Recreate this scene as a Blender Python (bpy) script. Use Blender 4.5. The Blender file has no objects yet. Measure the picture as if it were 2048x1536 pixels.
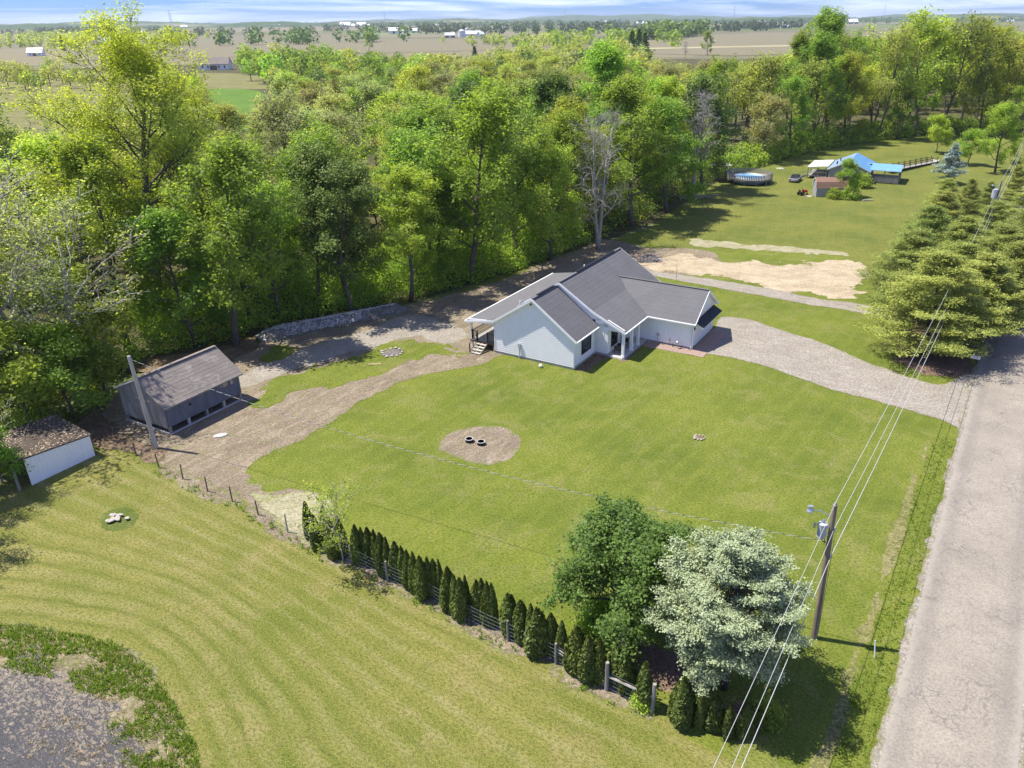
import bpy, math, random
import numpy as np
from mathutils import Matrix, Vector

# ------------------------------------------------------------------ camera, light, exposure
SC = bpy.context.scene
F, PX, PY, CAMH = 1550.0, 1090.0, 768.0, 30.0
ROLL = math.radians(0.48)
PITCH = math.atan((PY - 37.5) / F)
FW = np.array([0, math.cos(PITCH), -math.sin(PITCH)])
_r = np.array([1.0, 0, 0]); _u = np.cross(_r, FW)
CR = math.cos(ROLL) * _r - math.sin(ROLL) * _u
CU = math.sin(ROLL) * _r + math.cos(ROLL) * _u
cd = bpy.data.cameras.new('camera'); cam = bpy.data.objects.new('camera', cd)
SC.collection.objects.link(cam); SC.camera = cam
cd.sensor_width = 36; cd.sensor_fit = 'HORIZONTAL'; cd.lens = F / 2048 * 36
cd.shift_x = -(PX - 1024) / 2048; cd.shift_y = 0
cd.clip_start = 0.5; cd.clip_end = 60000
M = Matrix(((CR[0], CU[0], -FW[0], 0), (CR[1], CU[1], -FW[1], 0), (CR[2], CU[2], -FW[2], CAMH), (0, 0, 0, 1)))
cam.matrix_world = M

SUN_EL, SUN_AZ = math.radians(63), math.radians(-14)      # SUN_AZ: direction in which shadows fall, from +X
W = bpy.data.worlds.new('World'); SC.world = W; W.use_nodes = True
nt = W.node_tree; nt.nodes.clear()
wo = nt.nodes.new('ShaderNodeOutputWorld'); bg = nt.nodes.new('ShaderNodeBackground')
sky = nt.nodes.new('ShaderNodeTexSky'); sky.sky_type = 'NISHITA'; sky.sun_disc = False
sky.sun_elevation = SUN_EL
sky.sun_rotation = math.radians(90) - (SUN_AZ + math.pi)  # clockwise from +Y to where the sun stands
sky.altitude = 300; sky.air_density = 1.0; sky.dust_density = 0.3; sky.ozone_density = 2.5
bg.inputs['Strength'].default_value = 0.15
tc = nt.nodes.new('ShaderNodeTexCoord'); mp = nt.nodes.new('ShaderNodeMapping')
mp.inputs['Scale'].default_value = (1.2, 1.2, 22)
cl = nt.nodes.new('ShaderNodeTexNoise'); cl.inputs['Scale'].default_value = 3.2; cl.inputs['Detail'].default_value = 7; cl.inputs['Roughness'].default_value = 0.6; cl.inputs['Distortion'].default_value = 0.6
cr_ = nt.nodes.new('ShaderNodeMapRange'); cr_.inputs[1].default_value = 0.45; cr_.inputs[2].default_value = 0.70; cr_.inputs[3].default_value = 0; cr_.inputs[4].default_value = 0.6
tint = nt.nodes.new('ShaderNodeMix'); tint.data_type = 'RGBA'; tint.blend_type = 'MULTIPLY'; tint.inputs[0].default_value = 1.0
tint.inputs[7].default_value = (0.14, 0.26, 0.62, 1)
mx = nt.nodes.new('ShaderNodeMix'); mx.data_type = 'RGBA'; mx.inputs[7].default_value = (5.6, 5.8, 6.1, 1)
L = nt.links.new
L(tc.outputs['Generated'], mp.inputs[0]); L(mp.outputs[0], cl.inputs['Vector']); L(cl.outputs[0], cr_.inputs[0])
L(sky.outputs[0], tint.inputs[6]); L(tint.outputs[2], mx.inputs[6]); L(cr_.outputs[0], mx.inputs[0]); L(mx.outputs[2], bg.inputs[0]); L(bg.outputs[0], wo.inputs[0])
sl = bpy.data.lights.new('sun', 'SUN'); sl.energy = 4.2; sl.angle = math.radians(0.53); sl.color = (1.0, 0.95, 0.85)
so = bpy.data.objects.new('sun', sl); SC.collection.objects.link(so)
sd = Vector((math.cos(SUN_EL) * math.cos(SUN_AZ), math.cos(SUN_EL) * math.sin(SUN_AZ), -math.sin(SUN_EL)))
so.rotation_euler = sd.to_track_quat('-Z', 'Y').to_euler()
so.location = (0, 0, 80)
SC.view_settings.view_transform = 'Standard'; SC.view_settings.look = 'None'
SC.view_settings.exposure = 1.0; SC.view_settings.gamma = 1; SC.view_settings.use_curve_mapping = False
SC.render.engine = 'CYCLES'
SC.cycles.max_bounces = 8; SC.cycles.diffuse_bounces = 6; SC.cycles.glossy_bounces = 2; SC.cycles.transmission_bounces = 3
SC.cycles.transparent_max_bounces = 4; SC.cycles.volume_bounces = 0; SC.cycles.caustics_reflective = False; SC.cycles.caustics_refractive = False

# ------------------------------------------------------------------ helpers
def G(x, y, z=0.0):
    """the point at height z that the photograph shows at pixel x, y"""
    d = FW * F + CR * (x - PX) - CU * (y - PY)
    t = (z - CAMH) / d[2]
    return np.array([d[0] * t, d[1] * t, z])
def PJ(p):
    v = np.array(p, float) - np.array([0, 0, CAMH]); w = v @ FW
    return PX + F * (v @ CR) / w, PY - F * (v @ CU) / w, w
COL = SC.collection
def hashn(ix, iy, s):
    h = (ix.astype(np.int64) * 374761393 + iy.astype(np.int64) * 668265263 + s * 974634777) & 0xffffffff
    h = ((h ^ (h >> 13)) * 1274126177) & 0xffffffff
    return ((h ^ (h >> 16)) & 0xffff) / 65535.0
def vn(x, y, s=0):
    x = np.asarray(x, float); y = np.asarray(y, float)
    ix = np.floor(x); iy = np.floor(y); fx = x - ix; fy = y - iy
    fx = fx * fx * (3 - 2 * fx); fy = fy * fy * (3 - 2 * fy)
    a = hashn(ix, iy, s); b = hashn(ix + 1, iy, s); c = hashn(ix, iy + 1, s); d = hashn(ix + 1, iy + 1, s)
    return (a * (1 - fx) + b * fx) * (1 - fy) + (c * (1 - fx) + d * fx) * fy
def fbm(x, y, s=0, o=4):
    r = 0; a = 0.5
    for i in range(o):
        r = r + a * (vn(x * 2 ** i, y * 2 ** i, s + i * 7) * 2 - 1); a *= 0.55
    return r
def tag(o, label=None, cat=None, group=None, kind=None):
    if label: o['label'] = label
    if cat: o['category'] = cat
    if group: o['group'] = group
    if kind: o['kind'] = kind
    return o
def empty(name, loc, rz=0.0, label=None, cat=None, group=None):
    o = bpy.data.objects.new(name, None); COL.objects.link(o)
    o.location = loc; o.rotation_euler = (0, 0, rz); o.empty_display_size = 0.3
    return tag(o, label, cat, group)
def mesh_np(name, V, Fq, mat, parent=None, attrs=None, smooth=False, link=True):
    """V (n,3); Fq (m,k) faces with k corners each"""
    me = bpy.data.meshes.new(name); V = np.asarray(V, np.float32); Fq = np.asarray(Fq, np.int32)
    k = Fq.shape[1]
    me.vertices.add(len(V)); me.vertices.foreach_set('co', V.ravel())
    me.loops.add(Fq.size); me.loops.foreach_set('vertex_index', Fq.ravel())
    me.polygons.add(len(Fq)); me.polygons.foreach_set('loop_start', np.arange(0, Fq.size, k, dtype=np.int32))
    me.update(calc_edges=True)
    if smooth: me.polygons.foreach_set('use_smooth', np.ones(len(Fq), bool))
    for an, (dom, vals) in (attrs or {}).items():
        a = me.attributes.new(an, 'FLOAT', dom); a.data.foreach_set('value', np.asarray(vals, np.float32))
    if mat: me.materials.append(mat)
    o = bpy.data.objects.new(name, me)
    if link: COL.objects.link(o)
    if parent: o.parent = parent
    return o
class MB:
    def __init__(s): s.v = []; s.f = []
    def add(s, vs, fs):
        n = len(s.v); s.v += [tuple(map(float, p)) for p in vs]; s.f += [tuple(i + n for i in f) for f in fs]; return s
    def box(s, x0, x1, y0, y1, z0, z1):
        x0, x1 = min(x0, x1), max(x0, x1); y0, y1 = min(y0, y1), max(y0, y1); z0, z1 = min(z0, z1), max(z0, z1)
        v = [(x0, y0, z0), (x1, y0, z0), (x1, y1, z0), (x0, y1, z0), (x0, y0, z1), (x1, y0, z1), (x1, y1, z1), (x0, y1, z1)]
        return s.add(v, [(0, 3, 2, 1), (4, 5, 6, 7), (0, 1, 5, 4), (1, 2, 6, 5), (2, 3, 7, 6), (3, 0, 4, 7)])
    def hexa(s, a, b):
        """two quads a (4 pts) and b (4 pts) joined"""
        return s.add(list(a) + list(b), [(3, 2, 1, 0), (4, 5, 6, 7), (0, 1, 5, 4), (1, 2, 6, 5), (2, 3, 7, 6), (3, 0, 4, 7)])
    def prism(s, poly, d):
        """poly (list of 3D pts) extruded by vector d"""
        n = len(poly); d = np.array(d, float); q = [np.array(p, float) for p in poly]
        return s.add(q + [p + d for p in q], [tuple(range(n))[::-1], tuple(range(n, 2 * n))] + [(i, (i + 1) % n, n + (i + 1) % n, n + i) for i in range(n)])
    def beam(s, p0, p1, w, h, up=(0, 0, 1)):
        p0 = np.array(p0, float); p1 = np.array(p1, float); d = p1 - p0; d /= np.linalg.norm(d)
        up = np.array(up, float)
        if abs(d @ up) > 0.98: up = np.array([1.0, 0, 0])
        a = np.cross(d, up); a /= np.linalg.norm(a); b = np.cross(a, d)
        c = [(-1, -1), (1, -1), (1, 1), (-1, 1)]
        return s.hexa([p0 + a * w / 2 * i + b * h / 2 * j for i, j in c], [p1 + a * w / 2 * i + b * h / 2 * j for i, j in c])
    def tube(s, pts, rad, n=6, cap=True):
        pts = [np.array(p, float) for p in pts]; m = len(pts)
        if not hasattr(rad, '__len__'): rad = [rad] * m
        base = len(s.v); V = []
        for i in range(m):
            d = pts[min(i + 1, m - 1)] - pts[max(i - 1, 0)]; d /= (np.linalg.norm(d) + 1e-9)
            up = np.array([0, 0, 1.0]) if abs(d[2]) < 0.9 else np.array([1.0, 0, 0])
            a = np.cross(d, up); a /= np.linalg.norm(a); b = np.cross(d, a)
            for k in range(n):
                t = 2 * math.pi * k / n; V.append(pts[i] + rad[i] * (math.cos(t) * a + math.sin(t) * b))
        Fs = [(i * n + k, i * n + (k + 1) % n, (i + 1) * n + (k + 1) % n, (i + 1) * n + k) for i in range(m - 1) for k in range(n)]
        if cap: Fs += [tuple(range(n))[::-1], tuple(range((m - 1) * n, m * n))]
        return s.add(V, Fs)
    def lathe(s, prof, c=(0, 0, 0), n=14):
        """prof: list of (r, z)"""
        V = [(c[0] + r * math.cos(2 * math.pi * k / n), c[1] + r * math.sin(2 * math.pi * k / n), c[2] + z) for r, z in prof for k in range(n)]
        m = len(prof)
        return s.add(V, [(i * n + k, i * n + (k + 1) % n, (i + 1) * n + (k + 1) % n, (i + 1) * n + k) for i in range(m - 1) for k in range(n)] + [tuple(range(n))[::-1], tuple(range((m - 1) * n, m * n))])
    def mesh(s, name, mat, smooth=False):
        me = bpy.data.meshes.new(name); me.from_pydata(s.v, [], s.f); me.update()
        if smooth: me.polygons.foreach_set('use_smooth', [True] * len(s.f))
        me.materials.append(mat); return me
    def build(s, name, mat, parent=None, smooth=False, loc=None, rz=0):
        o = bpy.data.objects.new(name, s.mesh(name, mat, smooth)); COL.objects.link(o)
        if parent: o.parent = parent
        if loc is not None: o.location = loc
        if rz: o.rotation_euler = (0, 0, rz)
        return o
def link_mesh(name, me, parent=None, loc=(0, 0, 0), rz=0, sc=None):
    o = bpy.data.objects.new(name, me); COL.objects.link(o)
    if parent: o.parent = parent
    o.location = loc; o.rotation_euler = (0, 0, rz)
    if sc is not None: o.scale = sc if hasattr(sc, '__len__') else (sc, sc, sc)
    return o

# ------------------------------------------------------------------ materials
class NB:
    """small node-tree builder"""
    def __init__(s, name):
        s.m = bpy.data.materials.new(name); s.m.use_nodes = True; s.t = s.m.node_tree; s.t.nodes.clear()
        s.out = s.t.nodes.new('ShaderNodeOutputMaterial')
        s.pos = s.n('ShaderNodeNewGeometry').outputs['Position']
    def n(s, ty, **k):
        x = s.t.nodes.new(ty)
        for a, b in k.items(): setattr(x, a, b)
        return x
    def l(s, a, b): s.t.links.new(a, b)
    def obj(s): return s.n('ShaderNodeTexCoord').outputs['Object']
    def noise(s, scale, detail=4, rough=0.55, vec=None, stretch=None, dist=0.0, rot=0):
        v = vec or s.pos
        if stretch or rot:
            if rot:
                mp1 = s.n('ShaderNodeMapping'); s.l(v, mp1.inputs[0]); mp1.inputs['Rotation'].default_value = (0, 0, rot); v = mp1.outputs[0]
            mpn = s.n('ShaderNodeMapping'); s.l(v, mpn.inputs[0])
            if stretch: mpn.inputs['Scale'].default_value = stretch
            v = mpn.outputs[0]
        x = s.n('ShaderNodeTexNoise'); x.inputs['Scale'].default_value = scale; x.inputs['Detail'].default_value = detail
        x.inputs['Roughness'].default_value = rough; x.inputs['Distortion'].default_value = dist
        s.l(v, x.inputs['Vector']); return x.outputs[0]
    def ramp(s, fac, stops):
        r = s.n('ShaderNodeValToRGB'); e = r.color_ramp.elements
        while len(e) > len(stops): e.remove(e[-1])
        while len(e) < len(stops): e.new(0.5)
        for i, (p, c) in enumerate(stops): e[i].position = p; e[i].color = (*c, 1) if hasattr(c, '__len__') else (c, c, c, 1)
        s.l(fac, r.inputs[0]); return r.outputs[0]
    def rng(s, fac, a, b, c=0.0, d=1.0):
        r = s.n('ShaderNodeMapRange'); s.l(fac, r.inputs[0])
        for i, v in enumerate((a, b, c, d)): r.inputs[i + 1].default_value = v
        return r.outputs[0]
    def mix(s, fac, a, b, blend='MIX'):
        x = s.n('ShaderNodeMix', data_type='RGBA', blend_type=blend)
        for i, v in ((0, fac), (6, a), (7, b)):
            if hasattr(v, 'is_linked') or hasattr(v, 'links'): s.l(v, x.inputs[i])
            elif i == 0: x.inputs[0].default_value = v
            else: x.inputs[i].default_value = (*v, 1) if hasattr(v, '__len__') else (v, v, v, 1)
        return x.outputs[2]
    def math(s, op, a, b=0.0, c=0.0):
        x = s.n('ShaderNodeMath', operation=op)
        for i, v in enumerate((a, b, c)):
            if hasattr(v, 'links'): s.l(v, x.inputs[i])
            else: x.inputs[i].default_value = v
        return x.outputs[0]
    def attr(s, name): return s.n('ShaderNodeAttribute', attribute_name=name).outputs['Fac']
    def bump(s, h, strength=0.3, dist=0.05):
        b = s.n('ShaderNodeBump'); b.inputs['Strength'].default_value = strength; b.inputs['Distance'].default_value = dist
        s.l(h, b.inputs['Height']); return b.outputs[0]
    def done(s, col, rough=0.8, normal=None, metallic=0.0, spec=0.3):
        p = s.n('ShaderNodeBsdfPrincipled')
        if hasattr(col, 'links'): s.l(col, p.inputs['Base Color'])
        else: p.inputs['Base Color'].default_value = (*col, 1)
        if hasattr(rough, 'links'): s.l(rough, p.inputs['Roughness'])
        else: p.inputs['Roughness'].default_value = rough
        p.inputs['Metallic'].default_value = metallic; p.inputs['Specular IOR Level'].default_value = spec
        if normal is not None: s.l(normal, p.inputs['Normal'])
        s.l(p.outputs[0], s.out.inputs[0]); return s.m
def simple(name, col, rough=0.6, var=0.12, scale=3.0, metallic=0.0, spec=0.3, bump=0.0, stretch=None):
    b = NB(name); n = b.noise(scale, 5, 0.6, vec=b.obj(), stretch=stretch)
    c = b.mix(b.rng(n, 0.3, 0.7), tuple(x * (1 - var) for x in col), tuple(min(1, x * (1 + var)) for x in col))
    return b.done(c, rough, b.bump(n, bump, 0.02) if bump else None, metallic, spec)

def grass_mat(name, deep, mid, light, dry, dryness=0.5, stripes=None, edge=None, lines=None, fine=1.0):
    b = NB(name)
    big = b.noise(0.11, 5, 0.6); med = b.noise(0.9, 6, 0.7, dist=0.5); fi = b.noise(5.0 * fine, 4, 0.7, stretch=(1, 1.6, 1), rot=0.5); vf = b.noise(16 * fine, 2, 0.6)
    c = b.mix(b.rng(med, 0.38, 0.62), mid, light)
    c = b.mix(b.rng(big, 0.38, 0.66), c, deep)
    c = b.mix(b.math('MULTIPLY', b.rng(b.noise(0.33, 6, 0.7, dist=0.8), 0.50, 0.72), dryness), c, dry)
    if stripes:
        t = b.attr('stripe')
        wob = b.math('MULTIPLY_ADD', b.noise(0.25, 4, 0.6), 0.35, t)
        s1 = b.math('SINE', b.math('MULTIPLY', wob, 2 * math.pi / 1.3))
        s2 = b.math('SINE', b.math('MULTIPLY', wob, 2 * math.pi / 0.62))
        s = b.math('MULTIPLY_ADD', s2, 0.35, s1)
        amt = b.rng(b.noise(0.3, 5, 0.65), 0.34, 0.64, 0.12, 0.72)
        c = b.mix(b.math('MULTIPLY', b.rng(s, -0.1, 1.1, 0, 0.75), amt), c, stripes[0])
        c = b.mix(b.math('MULTIPLY', b.rng(s, -0.55, -1.2, 0, 1.15), amt), c, stripes[1])
        c = b.mix(b.rng(b.noise(0.28, 5, 0.65, dist=0.5), 0.56, 0.68, 0, 0.45), c, stripes[1])
    if lines:
        for (ang, per, amt) in lines:
            mpn = b.n('ShaderNodeMapping'); b.l(b.pos, mpn.inputs[0]); mpn.inputs['Rotation'].default_value = (0, 0, ang)
            sp = b.n('ShaderNodeSeparateXYZ'); b.l(mpn.outputs[0], sp.inputs[0])
            w = b.math('SINE', b.math('MULTIPLY', b.math('MULTIPLY_ADD', big, 0.35, sp.outputs[0]), 2 * math.pi / per))
            c = b.mix(b.math('MULTIPLY', b.rng(w, 0, 1), b.rng(med, 0.4, 0.6, amt * 0.3, amt)), c, light)
    c = b.mix(b.rng(fi, 0.42, 0.64, 0.0, 0.8), c, tuple(x * 0.5 for x in deep))
    c = b.mix(b.rng(vf, 0.5, 0.68, 0.0, 0.75), c, tuple(x * 1.25 for x in light))
    if edge:
        e = b.attr('edge'); k = b.rng(b.math('MULTIPLY_ADD', b.noise(1.8, 4, 0.7), -1.2, b.math('ADD', e, 0.6)), 0.0, 0.35)
        c = b.mix(k, edge, c)
    h = b.math('ADD', fi, b.math('MULTIPLY', vf, 0.6))
    return b.done(c, 0.9, b.bump(h, 0.75, 0.10), spec=0.15)
LAWN = grass_mat('lawn_grass', (0.085, 0.122, 0.014), (0.140, 0.172, 0.020), (0.190, 0.210, 0.034), (0.25, 0.225, 0.09), 0.85, lines=[(0.62, 1.6, 0.5)])
PAST = grass_mat('mown_pasture', (0.11, 0.138, 0.018), (0.185, 0.182, 0.040), (0.24, 0.218, 0.062), (0.28, 0.22, 0.10), 0.85, stripes=((0.30, 0.27, 0.125), (0.085, 0.115, 0.018)))
NLAWN = grass_mat('neighbour_grass', (0.085, 0.118, 0.018), (0.148, 0.162, 0.028), (0.19, 0.19, 0.042), (0.22, 0.2, 0.075), 0.5, lines=[(0.35, 2.6, 0.35), (1.9, 2.4, 0.3)], fine=0.6)
VERGE = grass_mat('verge_grass', (0.065, 0.10, 0.015), (0.11, 0.14, 0.024), (0.155, 0.175, 0.04), (0.22, 0.20, 0.09), 0.8)
MEAD = grass_mat('meadow_grass', (0.12, 0.135, 0.035), (0.19, 0.18, 0.065), (0.24, 0.21, 0.09), (0.28, 0.225, 0.13), 0.8, fine=0.4)
CLEAR = grass_mat('clearing_grass', (0.07, 0.15, 0.012), (0.10, 0.19, 0.02), (0.13, 0.21, 0.03), (0.2, 0.2, 0.06), 0.2, fine=0.4)
def soil_mat(name, base, light, dark, grassy=0.5, stone=0.0, gc=(0.13, 0.16, 0.03), pale=None, streak=-0.95):
    b = NB(name)
    a = b.noise(0.35, 5, 0.6, dist=0.5); f = b.noise(4.5, 5, 0.7); g = b.noise(1.0, 6, 0.72, dist=0.6)
    st = b.noise(0.9, 6, 0.7, stretch=(0.45, 1.4, 1), rot=streak, dist=0.9)
    c = b.mix(b.rng(a, 0.35, 0.65), base, dark); c = b.mix(b.rng(st, 0.47, 0.68, 0, 0.7), c, light)
    if pale: c = b.mix(b.rng(b.noise(0.25, 6, 0.7, dist=1.0), 0.56, 0.66), c, pale)
    c = b.mix(b.rng(g, 0.52, 0.66, 0, grassy), c, gc)
    e = b.attr('edge'); c = b.mix(b.rng(b.math('MULTIPLY_ADD', g, -1.4, b.math('ADD', e, 0.75)), 0.35, 0.0, 0, 0.85), c, gc)
    c = b.mix(b.rng(f, 0.38, 0.56, 0.5, 0.0), c, tuple(x * 0.4 for x in dark))
    c = b.mix(b.rng(b.noise(9, 3, 0.7), 0.56, 0.66, 0, 0.5), c, tuple(min(.7, x * 1.3) for x in light))
    h = f
    if stone:
        v = b.n('ShaderNodeTexVoronoi'); v.inputs['Scale'].default_value = 9; b.l(b.pos, v.inputs['Vector'])
        c = b.mix(b.rng(v.outputs['Distance'], 0.25, 0.6, 0, stone), c, tuple(x * 0.4 for x in dark))
        c = b.mix(0.35 * stone, c, v.outputs['Color'], 'SOFT_LIGHT')
        h = b.math('SUBTRACT', f, v.outputs['Distance'])
    return b.done(c, 0.95, b.bump(h, 0.7, 0.06), spec=0.1)
DIRT = soil_mat('bare_dirt', (0.235, 0.19, 0.135), (0.36, 0.30, 0.215), (0.165, 0.13, 0.092), 0.35)
SAND = soil_mat('pale_sand', (0.44, 0.36, 0.245), (0.54, 0.45, 0.32), (0.31, 0.25, 0.165), 0.18, gc=(0.22, 0.2, 0.07), streak=0.3)
GRAV = soil_mat('gravel', (0.335, 0.30, 0.25), (0.43, 0.39, 0.33), (0.275, 0.24, 0.195), 0.1, 0.2, gc=(0.2, 0.2, 0.09), streak=0.5)
RIPR = soil_mat('crushed_stone', (0.36, 0.34, 0.31), (0.48, 0.46, 0.42), (0.22, 0.20, 0.18), 0.0, 0.8)
MULCH = soil_mat('bark_mulch', (0.19, 0.125, 0.09), (0.26, 0.18, 0.135), (0.12, 0.08, 0.06), 0.05, gc=(0.2, 0.17, 0.08))
LEAFL = soil_mat('leaf_litter', (0.27, 0.19, 0.12), (0.42, 0.32, 0.22), (0.13, 0.09, 0.06), 0.25, 0.4, gc=(0.08, 0.1, 0.025))
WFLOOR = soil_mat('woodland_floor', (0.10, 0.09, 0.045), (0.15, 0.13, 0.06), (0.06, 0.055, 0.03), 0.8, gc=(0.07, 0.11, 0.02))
SPARSE = soil_mat('sparse_seeded_soil', (0.34, 0.31, 0.20), (0.42, 0.38, 0.27), (0.25, 0.23, 0.13), 0.6, gc=(0.2, 0.22, 0.07))
BANK = soil_mat('bank_soil', (0.24, 0.20, 0.12), (0.36, 0.31, 0.20), (0.13, 0.11, 0.07), 0.9, gc=(0.12, 0.15, 0.02))
def pond_mat():
    b = NB('pond_mud'); v = b.noise(3.4, 6, 0.68, dist=1.1, stretch=(1, 1.7, 1), rot=0.6); e = b.attr('edge'); big = b.noise(0.22, 3, 0.5)
    k = b.rng(b.math('ADD', b.math('ADD', v, b.math('MULTIPLY', b.rng(e, 0.0, 6.0, 0.06, -0.09), 1.0)), b.math('MULTIPLY_ADD', big, 0.3, -0.15)), 0.52, 0.555)
    f = b.noise(11, 4, 0.7)
    mud = b.mix(b.rng(f, 0.3, 0.7), (0.17, 0.14, 0.10), (0.34, 0.285, 0.215))
    c = b.mix(k, (0.085, 0.08, 0.078), mud)
    return b.done(c, b.rng(k, 0, 1, 0.4, 0.9), b.bump(b.math('ADD', v, b.math('MULTIPLY', f, 0.4)), 0.9, 0.18), spec=0.4)
POND = pond_mat()
def road_mat():
    b = NB('worn_asphalt')
    big = b.noise(0.25, 4, 0.6); fi = b.noise(9, 4, 0.7); e = b.attr('edge')
    c = b.mix(b.rng(big, 0.35, 0.65), (0.335, 0.292, 0.235), (0.265, 0.232, 0.185))
    wt = b.math('SINE', b.math('MULTIPLY', e, 2 * math.pi / 2.6)); c = b.mix(b.rng(wt, 0.2, 1, 0, 0.35), c, (0.175, 0.16, 0.14))
    c = b.mix(b.rng(fi, 0.34, 0.6, 0.6, 0), c, (0.13, 0.12, 0.105))
    dv = b.n('ShaderNodeVectorMath', operation='MULTIPLY_ADD'); nn = b.n('ShaderNodeTexNoise'); nn.inputs['Scale'].default_value = 1.4; nn.inputs['Detail'].default_value = 4
    b.l(b.pos, nn.inputs['Vector']); b.l(nn.outputs['Color'], dv.inputs[0]); dv.inputs[1].default_value = (0.9, 0.9, 0); b.l(b.pos, dv.inputs[2])
    for sc_, th, am in ((1.0, 0.035, 0.7), (2.6, 0.05, 0.55)):
        v = b.n('ShaderNodeTexVoronoi', feature='DISTANCE_TO_EDGE'); v.inputs['Scale'].default_value = sc_; b.l(dv.outputs[0], v.inputs['Vector'])
        msk = b.rng(b.noise(0.35, 3, 0.6), 0.47, 0.6)
        c = b.mix(b.math('MULTIPLY', b.rng(v.outputs['Distance'], th, 0.0, 0, am), msk), c, (0.12, 0.11, 0.10))
    pt = b.rng(b.noise(0.5, 5, 0.7, stretch=(1.4, 0.5, 1), rot=0.55), 0.64, 0.70, 0, 0.5); c = b.mix(pt, c, (0.17, 0.155, 0.15))
    c = b.mix(b.rng(b.math('MULTIPLY_ADD', b.noise(2.5, 4, 0.7), -0.9, e), 0.0, -0.35, 0, 0.5), c, (0.30, 0.275, 0.23))
    return b.done(c, 0.9, b.bump(fi, 0.4, 0.02), spec=0.2)
ROAD = road_mat()
def far_mat():
    b = NB('farmland')
    mpn = b.n('ShaderNodeMapping'); b.l(b.pos, mpn.inputs[0]); mpn.inputs['Scale'].default_value = (0.0011, 0.0024, 0); mpn.inputs['Rotation'].default_value = (0, 0, 0.12)
    v = b.n('ShaderNodeTexVoronoi'); v.inputs['Scale'].default_value = 1; b.l(mpn.outputs[0], v.inputs['Vector'])
    sp = b.n('ShaderNodeSeparateColor'); b.l(v.outputs['Color'], sp.inputs[0])
    c = b.ramp(sp.outputs[0], [(0, (0.15, 0.138, 0.085)), (0.25, (0.19, 0.172, 0.11)), (0.42, (0.12, 0.11, 0.065)), (0.52, (0.12, 0.14, 0.05)), (0.70, (0.085, 0.125, 0.035)), (0.88, (0.20, 0.17, 0.10))])
    c = b.mix(b.rng(b.noise(0.006, 5, 0.6, stretch=(0.35, 1.4, 1)), 0.4, 0.66, 0, 0.6), c, (0.185, 0.17, 0.10))
    c = b.mix(b.rng(b.noise(0.02, 4, 0.6), 0.5, 0.7, 0, 0.3), c, (0.17, 0.15, 0.1))
    return b.done(c, 0.95, spec=0.1)
FARM = far_mat()
TANF = soil_mat('ploughed_field', (0.21, 0.185, 0.115), (0.25, 0.22, 0.14), (0.175, 0.155, 0.095), 0.0, streak=0.1)
GRNF = simple('young_crop', (0.15, 0.20, 0.065), 0.9, 0.2, 0.02)
STRF = simple('stubble_field', (0.33, 0.29, 0.16), 0.9, 0.2, 0.02)

WHITE = simple('white_vinyl_siding', (0.90, 0.89, 0.87), 0.5, 0.03, 1.5)
TRIM = simple('white_trim', (0.88, 0.88, 0.86), 0.45, 0.03, 2)
SHINGLE = None
def shingle_mat(name, a, c_, stain=None):
    b = NB(name); v = b.obj(); n = b.noise(18, 4, 0.75, vec=v, stretch=(1, 0.35, 1)); m = b.noise(0.5, 4, 0.6, vec=v)
    c = b.mix(b.rng(n, 0.3, 0.7), a, c_); c = b.mix(b.rng(m, 0.3, 0.7, 0, 0.25), c, tuple(x * 1.35 for x in c_))
    if stain: c = b.mix(b.rng(b.noise(0.9, 6, 0.75, vec=v, dist=1), 0.52, 0.68, 0, 0.75), c, stain)
    return b.done(c, 0.9, b.bump(n, 0.4, 0.02), spec=0.2)
SHINGLE = shingle_mat('charcoal_shingles', (0.095, 0.094, 0.097), (0.148, 0.146, 0.148))
OLDSH = shingle_mat('old_brown_shingles', (0.14, 0.12, 0.105), (0.23, 0.20, 0.175), (0.36, 0.31, 0.27))
MOSSR = shingle_mat('leaf_covered_roof', (0.05, 0.04, 0.032), (0.09, 0.07, 0.055), (0.22, 0.17, 0.12))
BROWNR = shingle_mat('brown_shingles', (0.17, 0.10, 0.075), (0.24, 0.15, 0.11))
BLACK = simple('black_frame', (0.018, 0.018, 0.02), 0.4)
DARKM = simple('dark_metal_awning', (0.022, 0.023, 0.027), 0.5)
CONC = simple('concrete', (0.42, 0.40, 0.37), 0.85, 0.12, 2, bump=0.2)
PAVER = simple('brick_pavers', (0.30, 0.215, 0.17), 0.85, 0.25, 6)
WOODG = simple('grey_weathered_wood', (0.27, 0.25, 0.225), 0.85, 0.3, 4, stretch=(1, 1, 0.15), bump=0.3)
WOODT = simple('tan_lumber', (0.42, 0.34, 0.24), 0.8, 0.2, 4)
WOODD = simple('dark_stained_wood', (0.10, 0.07, 0.05), 0.8, 0.2, 4)
POLEM = simple('utility_pole_wood', (0.23, 0.18, 0.14), 0.85, 0.35, 5, stretch=(1, 1, 0.1), bump=0.3)
POLEL = simple('pale_pole_wood', (0.42, 0.385, 0.34), 0.85, 0.2, 5, stretch=(1, 1, 0.1), bump=0.2)
STEEL = simple('galvanised_steel', (0.50, 0.52, 0.54), 0.35, 0.1, 3, metallic=0.7)
GREYP = simple('grey_painted_metal', (0.44, 0.45, 0.46), 0.4, 0.06, 3)
BLUEM = simple('blue_metal_roof', (0.16, 0.34, 0.54), 0.35, 0.08, 1)
LBLUE = simple('pale_and_sunlit_blue_metal', (0.34, 0.45, 0.58), 0.35, 0.08, 1)  # pool wall's pale blue; on the roof, sun brightness painted into the blue
SHEDG = simple('blue_grey_sheathing', (0.12, 0.13, 0.16), 0.85, 0.2, 2, stretch=(1, 1, 0.3))
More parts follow.
